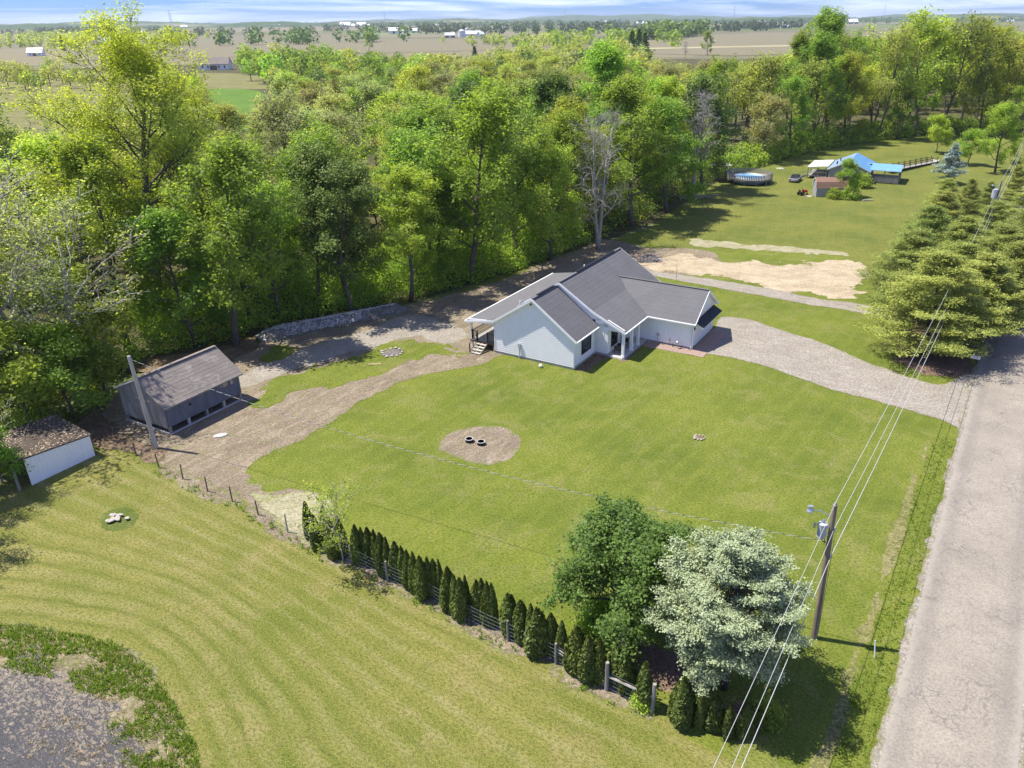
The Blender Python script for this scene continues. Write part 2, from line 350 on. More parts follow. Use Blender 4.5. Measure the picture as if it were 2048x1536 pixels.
SHEDW = simple('weathered_grey_boards', (0.27, 0.25, 0.23), 0.9, 0.35, 2.2, stretch=(1, 1, 0.25), bump=0.2)
VSID = simple('grey_vertical_siding', (0.30, 0.31, 0.31), 0.8, 0.08, 2)
REDP = simple('red_paint', (0.35, 0.04, 0.03), 0.5)
RUBB = simple('black_rubber', (0.02, 0.02, 0.02), 0.8)
CARB = simple('car_dark_paint', (0.03, 0.03, 0.035), 0.3, 0.05, 2, spec=0.5)
CARS = simple('car_silver_paint', (0.42, 0.42, 0.44), 0.35, 0.05, 2, spec=0.5)
STONE = simple('field_stone', (0.40, 0.36, 0.31), 0.9, 0.3, 3, bump=0.5)
ASH = simple('ash_and_char', (0.14, 0.125, 0.115), 0.95, 0.6, 6, bump=0.5)
WIREM = simple('pale_aluminium_cable', (0.46, 0.46, 0.45), 0.4, 0.05, 1)
BLKW = simple('black_cable', (0.03, 0.03, 0.03), 0.6)
FABR = simple('pale_cushion', (0.6, 0.58, 0.54), 0.9)
BARNR = simple('barn_metal_roof', (0.66, 0.68, 0.70), 0.4, 0.05, 0.5)
BARNW = simple('barn_white_siding', (0.76, 0.76, 0.75), 0.6, 0.05, 0.5)
BARNB = simple('barn_brown_boards', (0.16, 0.12, 0.10), 0.8, 0.2, 0.5)
def glass_mat(name, col=(0.012, 0.014, 0.016), rough=0.06):
    b = NB(name); n = b.noise(0.9, 2, 0.5, vec=b.obj())
    return b.done(b.mix(n, col, tuple(x * 2.2 for x in col)), rough, spec=0.5)
GLASS = glass_mat('dark_window_glass')
WATER = glass_mat('pool_water', (0.09, 0.20, 0.34), 0.08)

def leaf_mat(name, col, trans=0.55, hv=0.08, spec=0.25):
    b = NB(name)
    t = b.attr('tint'); oi = b.n('ShaderNodeObjectInfo').outputs['Random']
    hsv = b.n('ShaderNodeHueSaturation'); hsv.inputs['Color'].default_value = (*col, 1)
    b.l(b.math('ADD', b.math('MULTIPLY_ADD', oi, hv * 0.5, 0.5 - hv * 0.25), b.math('MULTIPLY_ADD', t, -0.02, 0.01)), hsv.inputs['Hue'])
    b.l(b.math('MULTIPLY', b.rng(t, 0, 1, 0.68, 1.48), b.math('MULTIPLY_ADD', b.math('FRACT', b.math('MULTIPLY', oi, 7.31)), 0.4, 0.8)), hsv.inputs['Value'])
    hsv.inputs['Saturation'].default_value = 0.97
    p = b.n('ShaderNodeBsdfPrincipled'); p.inputs['Roughness'].default_value = 0.55; p.inputs['Specular IOR Level'].default_value = spec
    b.l(hsv.outputs[0], p.inputs['Base Color'])
    tr = b.n('ShaderNodeBsdfTranslucent'); b.l(b.mix(1.0, hsv.outputs[0], (1.45, 1.4, 0.6), 'MULTIPLY'), tr.inputs[0])
    mxs = b.n('ShaderNodeMixShader'); mxs.inputs[0].default_value = trans
    b.l(p.outputs[0], mxs.inputs[1]); b.l(tr.outputs[0], mxs.inputs[2]); b.l(mxs.outputs[0], b.out.inputs[0]); return b.m
LF = dict(
    bright=leaf_mat('bright_green_leaves', (0.25, 0.365, 0.05)),
    lime=leaf_mat('yellow_green_leaves', (0.335, 0.42, 0.055)),
    mid=leaf_mat('mid_green_leaves', (0.21, 0.305, 0.045)),
    dark=leaf_mat('dark_green_leaves', (0.125, 0.195, 0.035), 0.25),
    olive=leaf_mat('budding_olive_leaves', (0.3, 0.345, 0.085)),
    pale=leaf_mat('pale_green_leaves', (0.35, 0.41, 0.15)),
    tan=leaf_mat('budding_tan_leaves', (0.3, 0.31, 0.14)),
    pine=leaf_mat('pine_needles', (0.235, 0.28, 0.048), 0.15),
    blue=leaf_mat('blue_spruce_needles', (0.26, 0.34, 0.3), 0.1, 0.02),
    mint=leaf_mat('pale_tipped_needles', (0.35, 0.42, 0.235), 0.2, 0.02),
    arbor=leaf_mat('arborvitae_foliage', (0.09, 0.12, 0.018), 0.12, 0.03),
    far=leaf_mat('far_foliage', (.075, .115, .045), 0.3),
    deep=leaf_mat('glossy_deep_green_leaves', (.135, .205, .04), 0.45),
    red=leaf_mat('dark_red_leaves', (0.16, 0.05, 0.04), 0.2, 0.02),
)
BARK = simple('grey_brown_bark', (0.115, 0.098, 0.080), 0.9, 0.3, 3, bump=0.4)
BARKP = simple('pale_grey_bark', (0.34, 0.315, 0.28), 0.9, 0.25, 3, bump=0.3)
BARKD = simple('dark_bark', (0.06, 0.05, 0.042), 0.9, 0.3, 3, bump=0.4)
BARKG = simple('dead_grey_bark', (0.33, 0.31, 0.275), 0.9, 0.3, 3)

# ------------------------------------------------------------------ ground sheets
def catmull(P, k=6):
    P = np.asarray(P, float); n = len(P); out = []
    for i in range(n):
        a, b, c, d = P[i - 1], P[i], P[(i + 1) % n], P[(i + 2) % n]
        for j in range(k):
            t = j / k; out.append(0.5 * ((2 * b) + (c - a) * t + (2 * a - 5 * b + 4 * c - d) * t * t + (3 * b - a - 3 * c + d) * t ** 3))
    return np.array(out)
def sdf(X, Y, P):
    """signed distance to closed polygon, positive inside"""
    x = X.ravel(); y = Y.ravel(); best = np.full(x.shape, 1e18); ins = np.zeros(x.shape, bool); n = len(P)
    for i in range(n):
        ax, ay = P[i]; bx, by = P[(i + 1) % n]; dx, dy = bx - ax, by - ay; L2 = dx * dx + dy * dy + 1e-12
        t = np.clip(((x - ax) * dx + (y - ay) * dy) / L2, 0, 1)
        best = np.minimum(best, (x - ax - t * dx) ** 2 + (y - ay - t * dy) ** 2)
        c = (ay > y) != (by > y)
        if dy != 0: ins ^= c & (x < (y - ay) / dy * dx + ax)
    d = np.sqrt(best); return np.where(ins, d, -d).reshape(X.shape)
def px(*pts): return np.array([G(a, b)[:2] for a, b in pts])
def sheet(name, P, step, z, mat, amp=0.3, freq=0.5, seed=1, smooth=True, kind='structure', extra=None, zf=None, trim=None, label=None, fn=None):
    if smooth: P = catmull(P)
    x0, y0 = P.min(0) - step * 2; x1, y1 = P.max(0) + step * 2
    nx = int((x1 - x0) / step) + 2; ny = int((y1 - y0) / step) + 2
    X, Y = np.meshgrid(x0 + np.arange(nx) * step, y0 + np.arange(ny) * step)
    f = sdf(X, Y, P)
    e0 = f.copy()
    if amp: f = f + amp * (fbm(X * freq, Y * freq, seed, 4) * 2 + 0.7 * fbm(X * freq * 5, Y * freq * 5, seed + 3, 3))
    if fn is not None: f = fn(X, Y, f)
    V = np.stack([X.ravel(), Y.ravel(), np.full(X.size, z, float)], 1); ff = f.ravel()
    idx = np.arange(nx * ny).reshape(ny, nx)
    a = idx[:-1, :-1].ravel(); b = idx[:-1, 1:].ravel(); c = idx[1:, 1:].ravel(); d = idx[1:, :-1].ravel()
    T = np.concatenate([np.stack([a, b, c], 1), np.stack([a, c, d], 1)])
    s = ff[T] > 0; cnt = s.sum(1)
    full = T[cnt == 3]; part = T[(cnt > 0) & (cnt < 3)]; ps = s[(cnt > 0) & (cnt < 3)]
    Vl = list(map(tuple, V)); newt = []; cache = {}; nf = []
    def cut(i, j):
        k = (min(i, j), max(i, j))
        if k not in cache:
            i, j = k; t = ff[i] / (ff[i] - ff[j]); cache[k] = len(V) + len(nf); nf.append(V[i] + (V[j] - V[i]) * t)
        return cache[k]
    for tri, q in zip(part.tolist(), ps.tolist()):
        for r in range(3):
            i, j, k = tri[r], tri[(r + 1) % 3], tri[(r + 2) % 3]; qi, qj, qk = q[r], q[(r + 1) % 3], q[(r + 2) % 3]
            if qi and not qj and not qk: newt.append((i, cut(i, j), cut(i, k))); break
            if qi and qj and not qk: m, n_ = cut(j, k), cut(i, k); newt += [(i, j, m), (i, m, n_)]; break
    VV = np.concatenate([V, np.array(nf)]) if nf else V
    EE = np.concatenate([ff, np.zeros(len(nf))])
    TT = np.concatenate([full, np.array(newt, int).reshape(-1, 3)])
    used, inv = np.unique(TT, return_inverse=True); VV = VV[used]; EE = EE[used]; TT = inv.reshape(-1, 3)
    if zf is not None: VV[:, 2] += zf(VV[:, 0], VV[:, 1], EE)
    at = {'edge': ('POINT', EE)}
    if extra: at['stripe'] = ('POINT', extra(VV[:, 0], VV[:, 1]))
    o = mesh_np(name, VV, TT, mat, attrs=at); tag(o, kind=kind, label=label); return o
def rect(x0, x1, y0, y1): return np.array([(x0, y0), (x1, y0), (x1, y1), (x0, y1)])

# far base, gently rising to the horizon hills
rad = [0, 60, 150, 300, 500, 800, 1200, 1700, 2300, 3000, 4000, 5200, 6500, 8000, 10000, 13000]
ang = np.linspace(0, 2 * math.pi, 145)[:-1]; V = []; 
for r in rad:
    x = r * np.cos(ang); y = r * np.sin(ang)
    z = -0.12 + (r > 1500) * np.clip((r - 1500) / 6000, 0, 1) * 14 * (vn(x / 1500, y / 1500, 5) - 0.25)
    V.append(np.stack([x, y, z], 1))
V = np.concatenate(V); n = len(ang); Fq = [(i * n + k, i * n + (k + 1) % n, (i + 1) * n + (k + 1) % n, (i + 1) * n + k) for i in range(len(rad) - 1) for k in range(n)]
tag(mesh_np('ground', V, Fq, FARM), kind='structure')
# hills: ridged bands with their own depth
HILL = NB('wooded_hills'); _n = HILL.noise(0.006, 6, 0.7); _m = HILL.noise(0.0012, 4, 0.6)
HILLM = HILL.done(HILL.mix(HILL.rng(_m, 0.56, 0.64), HILL.mix(HILL.rng(_n, 0.35, 0.65), (0.03, 0.055, 0.014), (0.07, 0.11, 0.03)), (0.22, 0.2, 0.10)), 0.95, spec=0.1)
def hills(r0, r1, hmax, seed, a0=math.radians(35), a1=math.radians(145)):
    A = np.linspace(a0, a1, 420); R = np.linspace(r0, r1, 9); V = []
    for i, r in enumerate(R):
        t = i / 8; x = r * np.cos(A); y = r * np.sin(A)
        h = hmax * (0.45 + 0.9 * fbm(A * 9, A * 0 + seed, seed, 4)) * math.sin(math.pi * min(1, t * 1.0)) ** 0.8 if 0 < t < 1 else x * 0 - 2
        h = h + (0 if t in (0, 1) else 1) * 5 * vn(A * 500, A * 0 + i, seed)
        V.append(np.stack([x, y, np.maximum(h, -2)], 1))
    V = np.concatenate(V); n = len(A)
    Fq = [(i * n + k, i * n + k + 1, (i + 1) * n + k + 1, (i + 1) * n + k) for i in range(8) for k in range(n - 1)]
    o = mesh_np('hills', V, Fq, HILLM); tag(o, kind='structure')
hills(4300, 5000, 26, 3); hills(5600, 7000, 42, 9); hills(8200, 10500, 66, 15)

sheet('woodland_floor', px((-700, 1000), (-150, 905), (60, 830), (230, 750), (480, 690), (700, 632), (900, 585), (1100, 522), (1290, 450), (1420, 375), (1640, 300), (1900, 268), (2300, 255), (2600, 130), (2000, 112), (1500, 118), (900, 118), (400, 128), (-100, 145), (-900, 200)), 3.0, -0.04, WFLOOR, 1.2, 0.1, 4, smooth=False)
base = sheet('lawn', np.array([(-70, 8), (-70, 50), (-36, 60), (-34, 72), (-12, 88), (2, 106), (16, 120), (40, 168), (70, 215), (130, 240), (190, 230), (190, 8)]), 1.0, 0.0, LAWN, 0.5, 0.2, 2, smooth=False)
FL = px((318, 935), (366, 958.6), (415.6, 983), (465, 1003), (517, 1030), (576, 1065), (638, 1098), (705, 1128), (776, 1162.6), (848, 1194), (930, 1240.8), (1016, 1282), (1112, 1327.5), (1213, 1380), (1304, 1425))
fa, fb = FL[0], FL[-1]; fd = (fb - fa) / np.linalg.norm(fb - fa); fn_ = np.array([fd[1], -fd[0]])
if fn_[1] > 0: fn_ = -fn_
POND_P = px((-500, 1330), (0, 1310), (60, 1320), (140, 1332), (190, 1354), (225, 1392), (258, 1442), (285, 1490), (300, 1560), (330, 1900), (-500, 1900))
RING_P = px((-500, 1250), (0, 1249), (100, 1262), (220, 1285), (290, 1330), (335, 1390), (370, 1450), (398, 1536), (440, 1900), (-500, 1900))
_ring = catmull(RING_P)
def stripef(x, y):
    s1 = -sdf(x, y, _ring); s2 = (x - fa[0]) * fn_[0] + (y - fa[1]) * fn_[1]
    s1 = np.maximum(s1, 0); s2 = np.maximum(s2, 0); w = np.clip(s1 / (s1 + s2 + 1e-6), 0, 1); w = w * w * (3 - 2 * w)
    return s1 * (1 - w) + (14.0 - s2) * w + 0.25 * fbm(x * 0.4, y * 0.4, 8, 3)
PP = np.concatenate([FL, px((1420, 1495), (1500, 1545), (1560, 1620), (1500, 2600), (-1400, 2600), (-1400, 1200), (-300, 1010), (0, 930), (60, 962), (190, 900), (262, 905))])
sheet('pasture', PP, 0.6, 0.006, PAST, 0.25, 0.6, 11, smooth=False, extra=stripef)
sheet('rough_bank', RING_P, 0.4, 0.012, BANK, 0.5, 0.5, 12)
sheet('pond_bed', POND_P, 0.16, 0.03, POND, 0.9, 0.6, 13, zf=lambda x, y, e: 0.13 * np.maximum(0, fbm(x * 1.6 + y * .7, y * 2.2, 5, 4)) * np.clip(e, 0, 1))
sheet('grass', px((1395, 398), (1450, 374), (1560, 337), (1640, 314), (1740, 293), (1830, 281), (1900, 276), (2100, 268), (2300, 300), (2300, 420), (2000, 440), (1900, 560), (1760, 560), (1700, 512), (1560, 505), (1400, 492), (1320, 495), (1300, 470), (1345, 430)), 1.2, 0.006, NLAWN, 0.8, 0.12, 14)
# bare yard, lanes and lots
sheet('dirt_yard', px((195, 820), (235, 872), (318, 930), (366, 956), (465, 1000), (576, 1062), (612, 1088), (662, 1030), (655, 1000), (625, 983), (590, 979), (545, 985), (505, 968), (492, 948), (505, 925), (560, 900), (615, 875), (660, 845), (720, 805), (790, 770), (860, 748), (940, 735), (990, 716), (1080, 680), (1200, 600), (1290, 548), (1390, 550), (1440, 520), (1400, 498), (1300, 495), (1210, 478), (1160, 498), (1100, 520), (1000, 560), (900, 590), (840, 603), (700, 634), (600, 657), (540, 677), (490, 704), (430, 708), (380, 728), (300, 740), (235, 780)), 0.3, 0.012, DIRT, 0.34, 0.7, 21)
sheet('sparse_grass', px((500, 985), (545, 990), (590, 984), (625, 988), (655, 1004), (664, 1030), (640, 1060), (612, 1085), (570, 1055), (520, 1020)), 0.25, 0.018, SPARSE, 0.3, 0.6, 22)
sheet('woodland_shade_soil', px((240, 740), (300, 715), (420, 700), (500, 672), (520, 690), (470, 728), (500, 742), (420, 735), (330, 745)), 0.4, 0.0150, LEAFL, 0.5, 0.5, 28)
sheet('gravel_lane', px((482, 752), (560, 712), (640, 690), (740, 655), (830, 628), (880, 640), (940, 665), (900, 690), (840, 675), (760, 690), (680, 712), (600, 735), (520, 765), (492, 778)), 0.3, 0.018, GRAV, 0.45, 0.45, 23)
sheet('grass_island', px((512, 800), (540, 768), (600, 742), (690, 720), (740, 698), (790, 684), (850, 684), (905, 698), (938, 708), (925, 714), (860, 716), (800, 730), (745, 752), (700, 768), (655, 783), (600, 782), (560, 806), (530, 812)), 0.22, 0.024, LAWN, 0.75, 0.45, 24)
sheet('grass_patch', px((560, 690), (590, 700), (560, 716), (520, 722), (530, 705)), 0.25, 0.024, LAWN, 0.4, 0.6, 31)
sheet('sand_lot', px((1290, 524), (1360, 508), (1430, 522), (1560, 527), (1650, 522), (1705, 526), (1732, 548), (1720, 578), (1690, 593), (1640, 592), (1560, 580), (1480, 562), (1380, 545), (1300, 538)), 0.3, 0.018, SAND, 1.3, 0.35, 25)
sheet('sand_track', px((1390, 480), (1500, 490), (1620, 497), (1690, 505), (1690, 513), (1600, 506), (1500, 499), (1400, 492)), 0.3, 0.018, SPARSE, 0.9, 0.4, 29)
sheet('gravel_track', px((1230, 520), (1285, 534), (1330, 545), (1480, 567), (1640, 597), (1720, 608), (1830, 625), (1830, 645), (1712, 624), (1600, 606), (1460, 581), (1330, 557), (1230, 540)), 0.3, 0.024, GRAV, 0.18, 0.4, 26)
sheet('driveway', px((1385, 700), (1420, 668), (1436, 640), (1450, 633), (1500, 640), (1580, 665), (1660, 692), (1740, 727), (1810, 752), (1870, 768), (1920, 755), (1965, 730), (2020, 740), (2010, 820), (1965, 870), (1930, 868), (1905, 850), (1820, 822), (1720, 795), (1620, 765), (1520, 730), (1440, 712)), 0.25, 0.024, GRAV, 0.16, 0.5, 27)
sheet('dirt_circle', px((876, 900), (884, 878), (910, 862), (960, 852), (1005, 854), (1035, 868), (1043, 885), (1030, 912), (1000, 927), (960, 930), (920, 918), (890, 906)), 0.15, 0.008, DIRT, 0.06, 0.8, 41)
sheet('leaf_litter', px((150, 850), (200, 815), (235, 862), (300, 892), (330, 905), (318, 930), (262, 905), (215, 895), (192, 890)), 0.25, 0.026, LEAFL, 0.4, 0.6, 42)
sheet('pine_straw', px((1790, 705), (1800, 728), (1850, 752), (1905, 752), (1945, 735), (1965, 700), (1990, 640), (1960, 560), (1900, 560), (1840, 620), (1810, 670)), 0.3, 0.0275, MULCH, 0.7, 0.5, 43)
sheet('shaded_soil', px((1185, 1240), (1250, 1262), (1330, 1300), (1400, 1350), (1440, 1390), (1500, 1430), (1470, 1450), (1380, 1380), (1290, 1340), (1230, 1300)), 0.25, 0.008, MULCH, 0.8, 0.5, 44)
def buffer_line(P, a, b):
    P = np.asarray(P); T = np.gradient(P, axis=0); T /= np.linalg.norm(T, axis=1)[:, None]; N = np.stack([-T[:, 1], T[:, 0]], 1)
    return np.concatenate([P + N * a, (P + N * b)[::-1]])
sheet('bare_strip', buffer_line(FL, -0.55, 0.7), 0.2, 0.014, DIRT, 0.4, 0.7, 45, smooth=False)
RD = np.array([0.524, 0.852]); RD /= np.linalg.norm(RD); RN = np.array([RD[1], -RD[0]]); RL = np.array([14.52, 23.64])
def along(s, o): return RL + RD * s + RN * o
ss = np.arange(-60, 200, 5.0)
sheet('straw_strip', np.concatenate([[along(s, -2.35 + 0.12 * math.sin(s * .7)) for s in np.arange(-40, 34, 2)], [along(s, -1.95 + 0.1 * math.sin(s * .9)) for s in np.arange(-40, 34, 2)[::-1]]]), 0.16, 0.006, MEAD, 0.26, 0.5, 46, smooth=False)
sheet('road_verge', np.array([along(-60, 4), along(200, 4), along(200, 60), along(-60, 60)]), 1.5, 0.0035, VERGE, 0, 0.3, 47, smooth=False)
sheet('road_shoulder', np.concatenate([[along(s, -0.35) for s in ss], [along(s, 5.75) for s in ss[::-1]]]), 0.3, 0.030, GRAV, 0.22, 0.8, 49, smooth=False)
sheet('road', np.concatenate([[along(s, 0.0) for s in ss], [along(s, 5.3) for s in ss[::-1]]]), 0.25, 0.036, ROAD, 0.07, 1.2, 48, smooth=False)
# crushed-stone bank between the yard and the woods
sheet('stone_bank', px((508, 678), (540, 662), (600, 650), (680, 636), (760, 620), (800, 612), (812, 624), (760, 638), (680, 655), (600, 672), (545, 686)), 0.2, 0.02, RIPR, 0.25, 0.6, 50,
      zf=lambda x, y, e: np.clip(e, 0, 1.1) * 0.7 + 0.12 * vn(x * 3, y * 3, 3) * (e > 0.05))
# far fields and clearings
sheet('meadow', px((-60, 150), (120, 142), (240, 150), (330, 185), (300, 240), (190, 285), (60, 300), (-80, 300)), 3, 0.0, MEAD, 2, 0.05, 61)
sheet('meadow', px((330, 150), (420, 146), (540, 152), (560, 175), (430, 178), (340, 172)), 3, 0.0, MEAD, 2, 0.05, 66)
sheet('clearing', px((410, 182), (470, 178), (525, 184), (570, 215), (570, 250), (480, 262), (420, 235)), 2, 0.01, CLEAR, 1.5, 0.05, 62)
sheet('ploughed_field', px((1280, 106), (1290, 92), (1400, 75), (1560, 60), (1700, 53), (1850, 46), (2060, 43), (2200, 50), (2100, 62), (1900, 75), (1750, 98), (1600, 108), (1480, 112), (1380, 110)), 12, 0.1, TANF, 4, 0.01, 63, smooth=False)
sheet('ploughed_field', px((120, 112), (150, 103), (350, 90), (480, 86), (700, 86), (940, 80), (1000, 88), (1010, 100), (700, 108), (400, 116), (150, 122)), 12, 0.1, TANF, 4, 0.01, 64, smooth=False)
sheet('ploughed_field', px((190, 64), (300, 56), (520, 55), (600, 60), (700, 62), (690, 72), (480, 76), (300, 74)), 25, 0.3, TANF, 4, 0.01, 67, smooth=False)
sheet('crop_strip', px((1290, 96), (1700, 88), (1700, 90.5), (1290, 99)), 6, 0.22, STRF, 0, 0.01, 65, smooth=False)
sheet('crop_field', px((-80, 60), (90, 58), (110, 66), (60, 70), (-80, 72)), 25, 0.3, GRNF, 0, 0.01, 68, smooth=False)
sheet('crop_field', px((680, 64), (900, 62), (900, 67), (700, 72)), 25, 0.38, GRNF, 0, 0.01, 69, smooth=False)

# ------------------------------------------------------------------ plants
def nrm(v): return v / (np.linalg.norm(v, axis=-1, keepdims=True) + 1e-9)
def leaves(rng, C, per, sig, size, asp=0.6, flat=0.7, up=0.5, out=None, tintc=None, shape='kite'):
    """quads scattered round centres C (n,3); returns verts, faces, tint"""
    n = len(C) * per; ci = np.repeat(np.arange(len(C)), per)
    off = rng.normal(0, 1, (n, 3)) * np.array([sig, sig, sig * flat]); P = C[ci] + off
    N = rng.normal(0, 1, (n, 3)); N[:, 2] += up * 1.5
    if out is not None: N += 0.9 * nrm(P - out)
    N = nrm(N); T = nrm(np.cross(N, rng.normal(0, 1, (n, 3)))); B = np.cross(N, T)
    L = size * rng.uniform(0.45, 1.55, (n, 1)); Wd = L * asp
    if shape == 'kite': q = [P - T * L * 0.5, P + B * Wd * 0.5 - T * L * 0.05, P + T * L * 0.5, P - B * Wd * 0.5 - T * L * 0.05]
    else: q = [P - T * L * 0.5 - B * Wd * 0.5, P + T * L * 0.5 - B * Wd * .5, P + T * L * 0.5 + B * Wd * .5, P - T * L * 0.5 + B * Wd * .5]
    V = np.stack(q, 1).reshape(-1, 3); Fq = np.arange(n * 4).reshape(-1, 4)
    tc_ = (rng.uniform(0, 1, len(C)) if tintc is None else tintc)[ci]
    return V, Fq, np.clip(0.55 * tc_ + 0.45 * rng.uniform(0, 1, n), 0, 1)
def rot_about(d, rng, ang):
    r = np.cross(d, rng.normal(0, 1, 3)); r /= np.linalg.norm(r); return d * math.cos(ang) + r * math.sin(ang)
def limb_pts(p, d, L, rng, k=4, rise=0.25, wob=0.18):
    pts = [np.array(p, float)]; d = np.array(d, float)
    for i in range(k):
        d = d + rng.normal(0, wob, 3); d[2] += rise / k; d /= np.linalg.norm(d); pts.append(pts[-1] + d * L / k)
    return pts, d
def tree_meshes(seed, h, cr, cb, r0, limbs=14, subs=6, twigs=4, per=42, size=0.3, sig=0.55, up_lo=20, up_hi=65, forks=1, bark=BARK, prof=None, rise=0.3, twl=0.16, inner=0.35, asp=0.62, twr=0.018, sparse=1.0, flat=0.7, lean=0.06, trunks=1, spread=0.0, tipsonly=False):
    rng = np.random.default_rng(seed); mb = MB(); tips = []; tw_n = 0
    prof = prof or (lambda t: math.sqrt(max(0.08, 1 - (1.25 * (t - 0.3)) ** 2 * (1 if t < .3 else 1.15))))
    for tk in range(trunks):
        az0 = rng.uniform(0, 6.28) + tk * 2 * math.pi / trunks
        d0 = np.array([math.cos(az0) * spread, math.sin(az0) * spread, 1.0]); d0 /= np.linalg.norm(d0)
        k = 7; tp = [np.array([0, 0, -0.3])]; d = d0.copy()
        for i in range(k):
            d = d + rng.normal(0, lean, 3); d[2] = max(d[2], 0.7); d /= np.linalg.norm(d); tp.append(tp[-1] + d * (h * 0.93 / k))
        rr = [r0 * (1.25 if i == 0 else 1) * (1 - 0.88 * i / k) ** 0.9 for i in range(k + 1)]
        mb.tube(tp, rr, 7); tpa = np.array(tp)
        def at(z): 
            zi = np.interp(z, tpa[:, 2], np.arange(k + 1)); i = int(min(zi, k - 1)); return tpa[i] + (tpa[i + 1] - tpa[i]) * (zi - i), np.interp(z, tpa[:, 2], rr)
        nl = max(2, limbs // trunks)
        for i in range(nl):
            t = ((i + rng.uniform(0, 0.8)) / nl) ** 0.85; z = cb + (h * 0.9 - cb) * t * 0.93
            p, rt = at(min(z, tpa[-1, 2])); az = i * 2.4 + rng.uniform(-0.5, 0.5) + az0
            el = math.radians(up_lo + (up_hi - up_lo) * t + rng.uniform(-8, 8))
            L = cr * prof(t) * rng.uniform(0.78, 1.12) / max(0.55, math.cos(el * 0.8)) * (0.9)
            d = np.array([math.cos(az) * math.cos(el), math.sin(az) * math.cos(el), math.sin(el)])
            lp, ld = limb_pts(p, d, L, rng, 5, rise); lr = max(0.03, min(rt * 0.55, r0 * 0.4)) * (0.6 + 0.4 * prof(t))
            mb.tube(lp, [lr * (1 - 0.8 * j / 5) for j in range(6)], 5, False)
            lpa = np.array(lp)
            for j in range(subs):
                s = inner + (1 - inner) * (j + rng.uniform(0.2, 1)) / subs; q = s * 5; a = int(min(q, 4)); sp_ = lpa[a] + (lpa[a + 1] - lpa[a]) * (q - a)
                sd_ = rot_about(nrm(lpa[a + 1] - lpa[a]), rng, math.radians(rng.uniform(25, 65))); sd_[2] = abs(sd_[2]) * 0.6 + 0.1 if rng.random() < .75 else sd_[2]
                SL = L * rng.uniform(0.2, 0.42) * (1.15 - 0.4 * s); sp2, sdd = limb_pts(sp_, nrm(sd_), SL, rng, 2, rise * 0.6)
                mb.tube(sp2, [lr * 0.33, lr * 0.22, twr], 4, False)
                for m in range(twigs):
                    c0 = sp2[1 + (m % 2)]; td = rot_about(sdd, rng, math.radians(rng.uniform(15, 75)))
                    e = c0 + td * (cr * twl * rng.uniform(0.5, 1.2)); mb.tube([c0, (c0 + e) / 2 + rng.normal(0, 0.05, 3), e], [twr * 1.2, twr, twr * 0.5], 3, False)
                    if rng.random() < sparse: tips.append(e); 
                    if not tipsonly and rng.random() < sparse * 0.6: tips.append((c0 + e) / 2)
    C = np.array(tips) if tips else np.zeros((0, 3)); bm = mb.mesh('trunk', bark, True)
    if not len(C) or per == 0: return bm, None
    # drop tips that fall too low
    C = C[C[:, 2] > cb * 0.55]
    cen = np.array([0, 0, cb + (h - cb) * 0.35]); V, Fq, ti = leaves(rng, C, per, sig, size, asp, flat, 0.5, cen)
    return bm, (V, Fq, ti)
def leaf_mesh(name, data, mat):
    V, Fq, ti = data; o = mesh_np(name, V, Fq, mat, attrs={'tint': ('FACE', ti)}, link=False); me = o.data; bpy.data.objects.remove(o); return me
PROTO = {}
def proto(key, mats, **k):
    """one skeleton, one crown per leaf colour"""
    bm, lv = tree_meshes(**k); h = k['h']
    lm = leaf_mesh('crown', lv, LF[mats[0]])
    for m in mats: PROTO[(key, m)] = (bm, lm, h, LF[m])
ALL6 = ('bright', 'lime', 'mid', 'dark', 'olive', 'pale', 'tan')
# near, detailed
proto('oakA', ('lime', 'bright', 'mid', 'olive'), seed=11, h=27, cr=9.5, cb=6.5, r0=0.55, limbs=24, subs=8, twigs=5, per=44, size=0.20, sig=0.45, trunks=1)
proto('oakB', ('bright', 'mid', 'dark', 'lime', 'pale'), seed=12, h=20, cr=6.2, cb=3.2, r0=0.36, limbs=20, subs=7, twigs=4, per=27, size=0.28, sig=0.40)
proto('oakC', ('bright', 'mid', 'dark', 'lime', 'pale', 'olive'), seed=13, h=17, cr=5.8, cb=2.2, r0=0.30, limbs=18, subs=7, twigs=4, per=26, size=0.28, sig=0.40)
proto('tallD', ('bright', 'lime', 'mid', 'dark'), seed=14, h=21, cr=4.5, cb=4.5, r0=0.28, limbs=18, subs=6, twigs=4, per=26, size=0.28, sig=0.4, up_lo=30, up_hi=70)
proto('airyE', ('olive', 'lime', 'tan', 'pale', 'bright'), seed=15, h=20, cr=6.0, cb=5.0, r0=0.30, limbs=20, subs=7, twigs=5, per=9, size=0.34, sig=0.5, twr=0.03, up_lo=35, up_hi=72)
proto('airyF', ('olive', 'pale', 'lime', 'tan'), seed=16, h=15, cr=5.2, cb=3.5, r0=0.24, limbs=18, subs=7, twigs=5, per=10, size=0.32, sig=0.5, twr=0.028, trunks=2, spread=0.22, up_lo=30, up_hi=70)
proto('youngG', ('bright', 'lime', 'mid'), seed=17, h=9, cr=3.4, cb=1.2, r0=0.14, limbs=14, subs=6, twigs=4, per=20, size=0.24, sig=0.36)
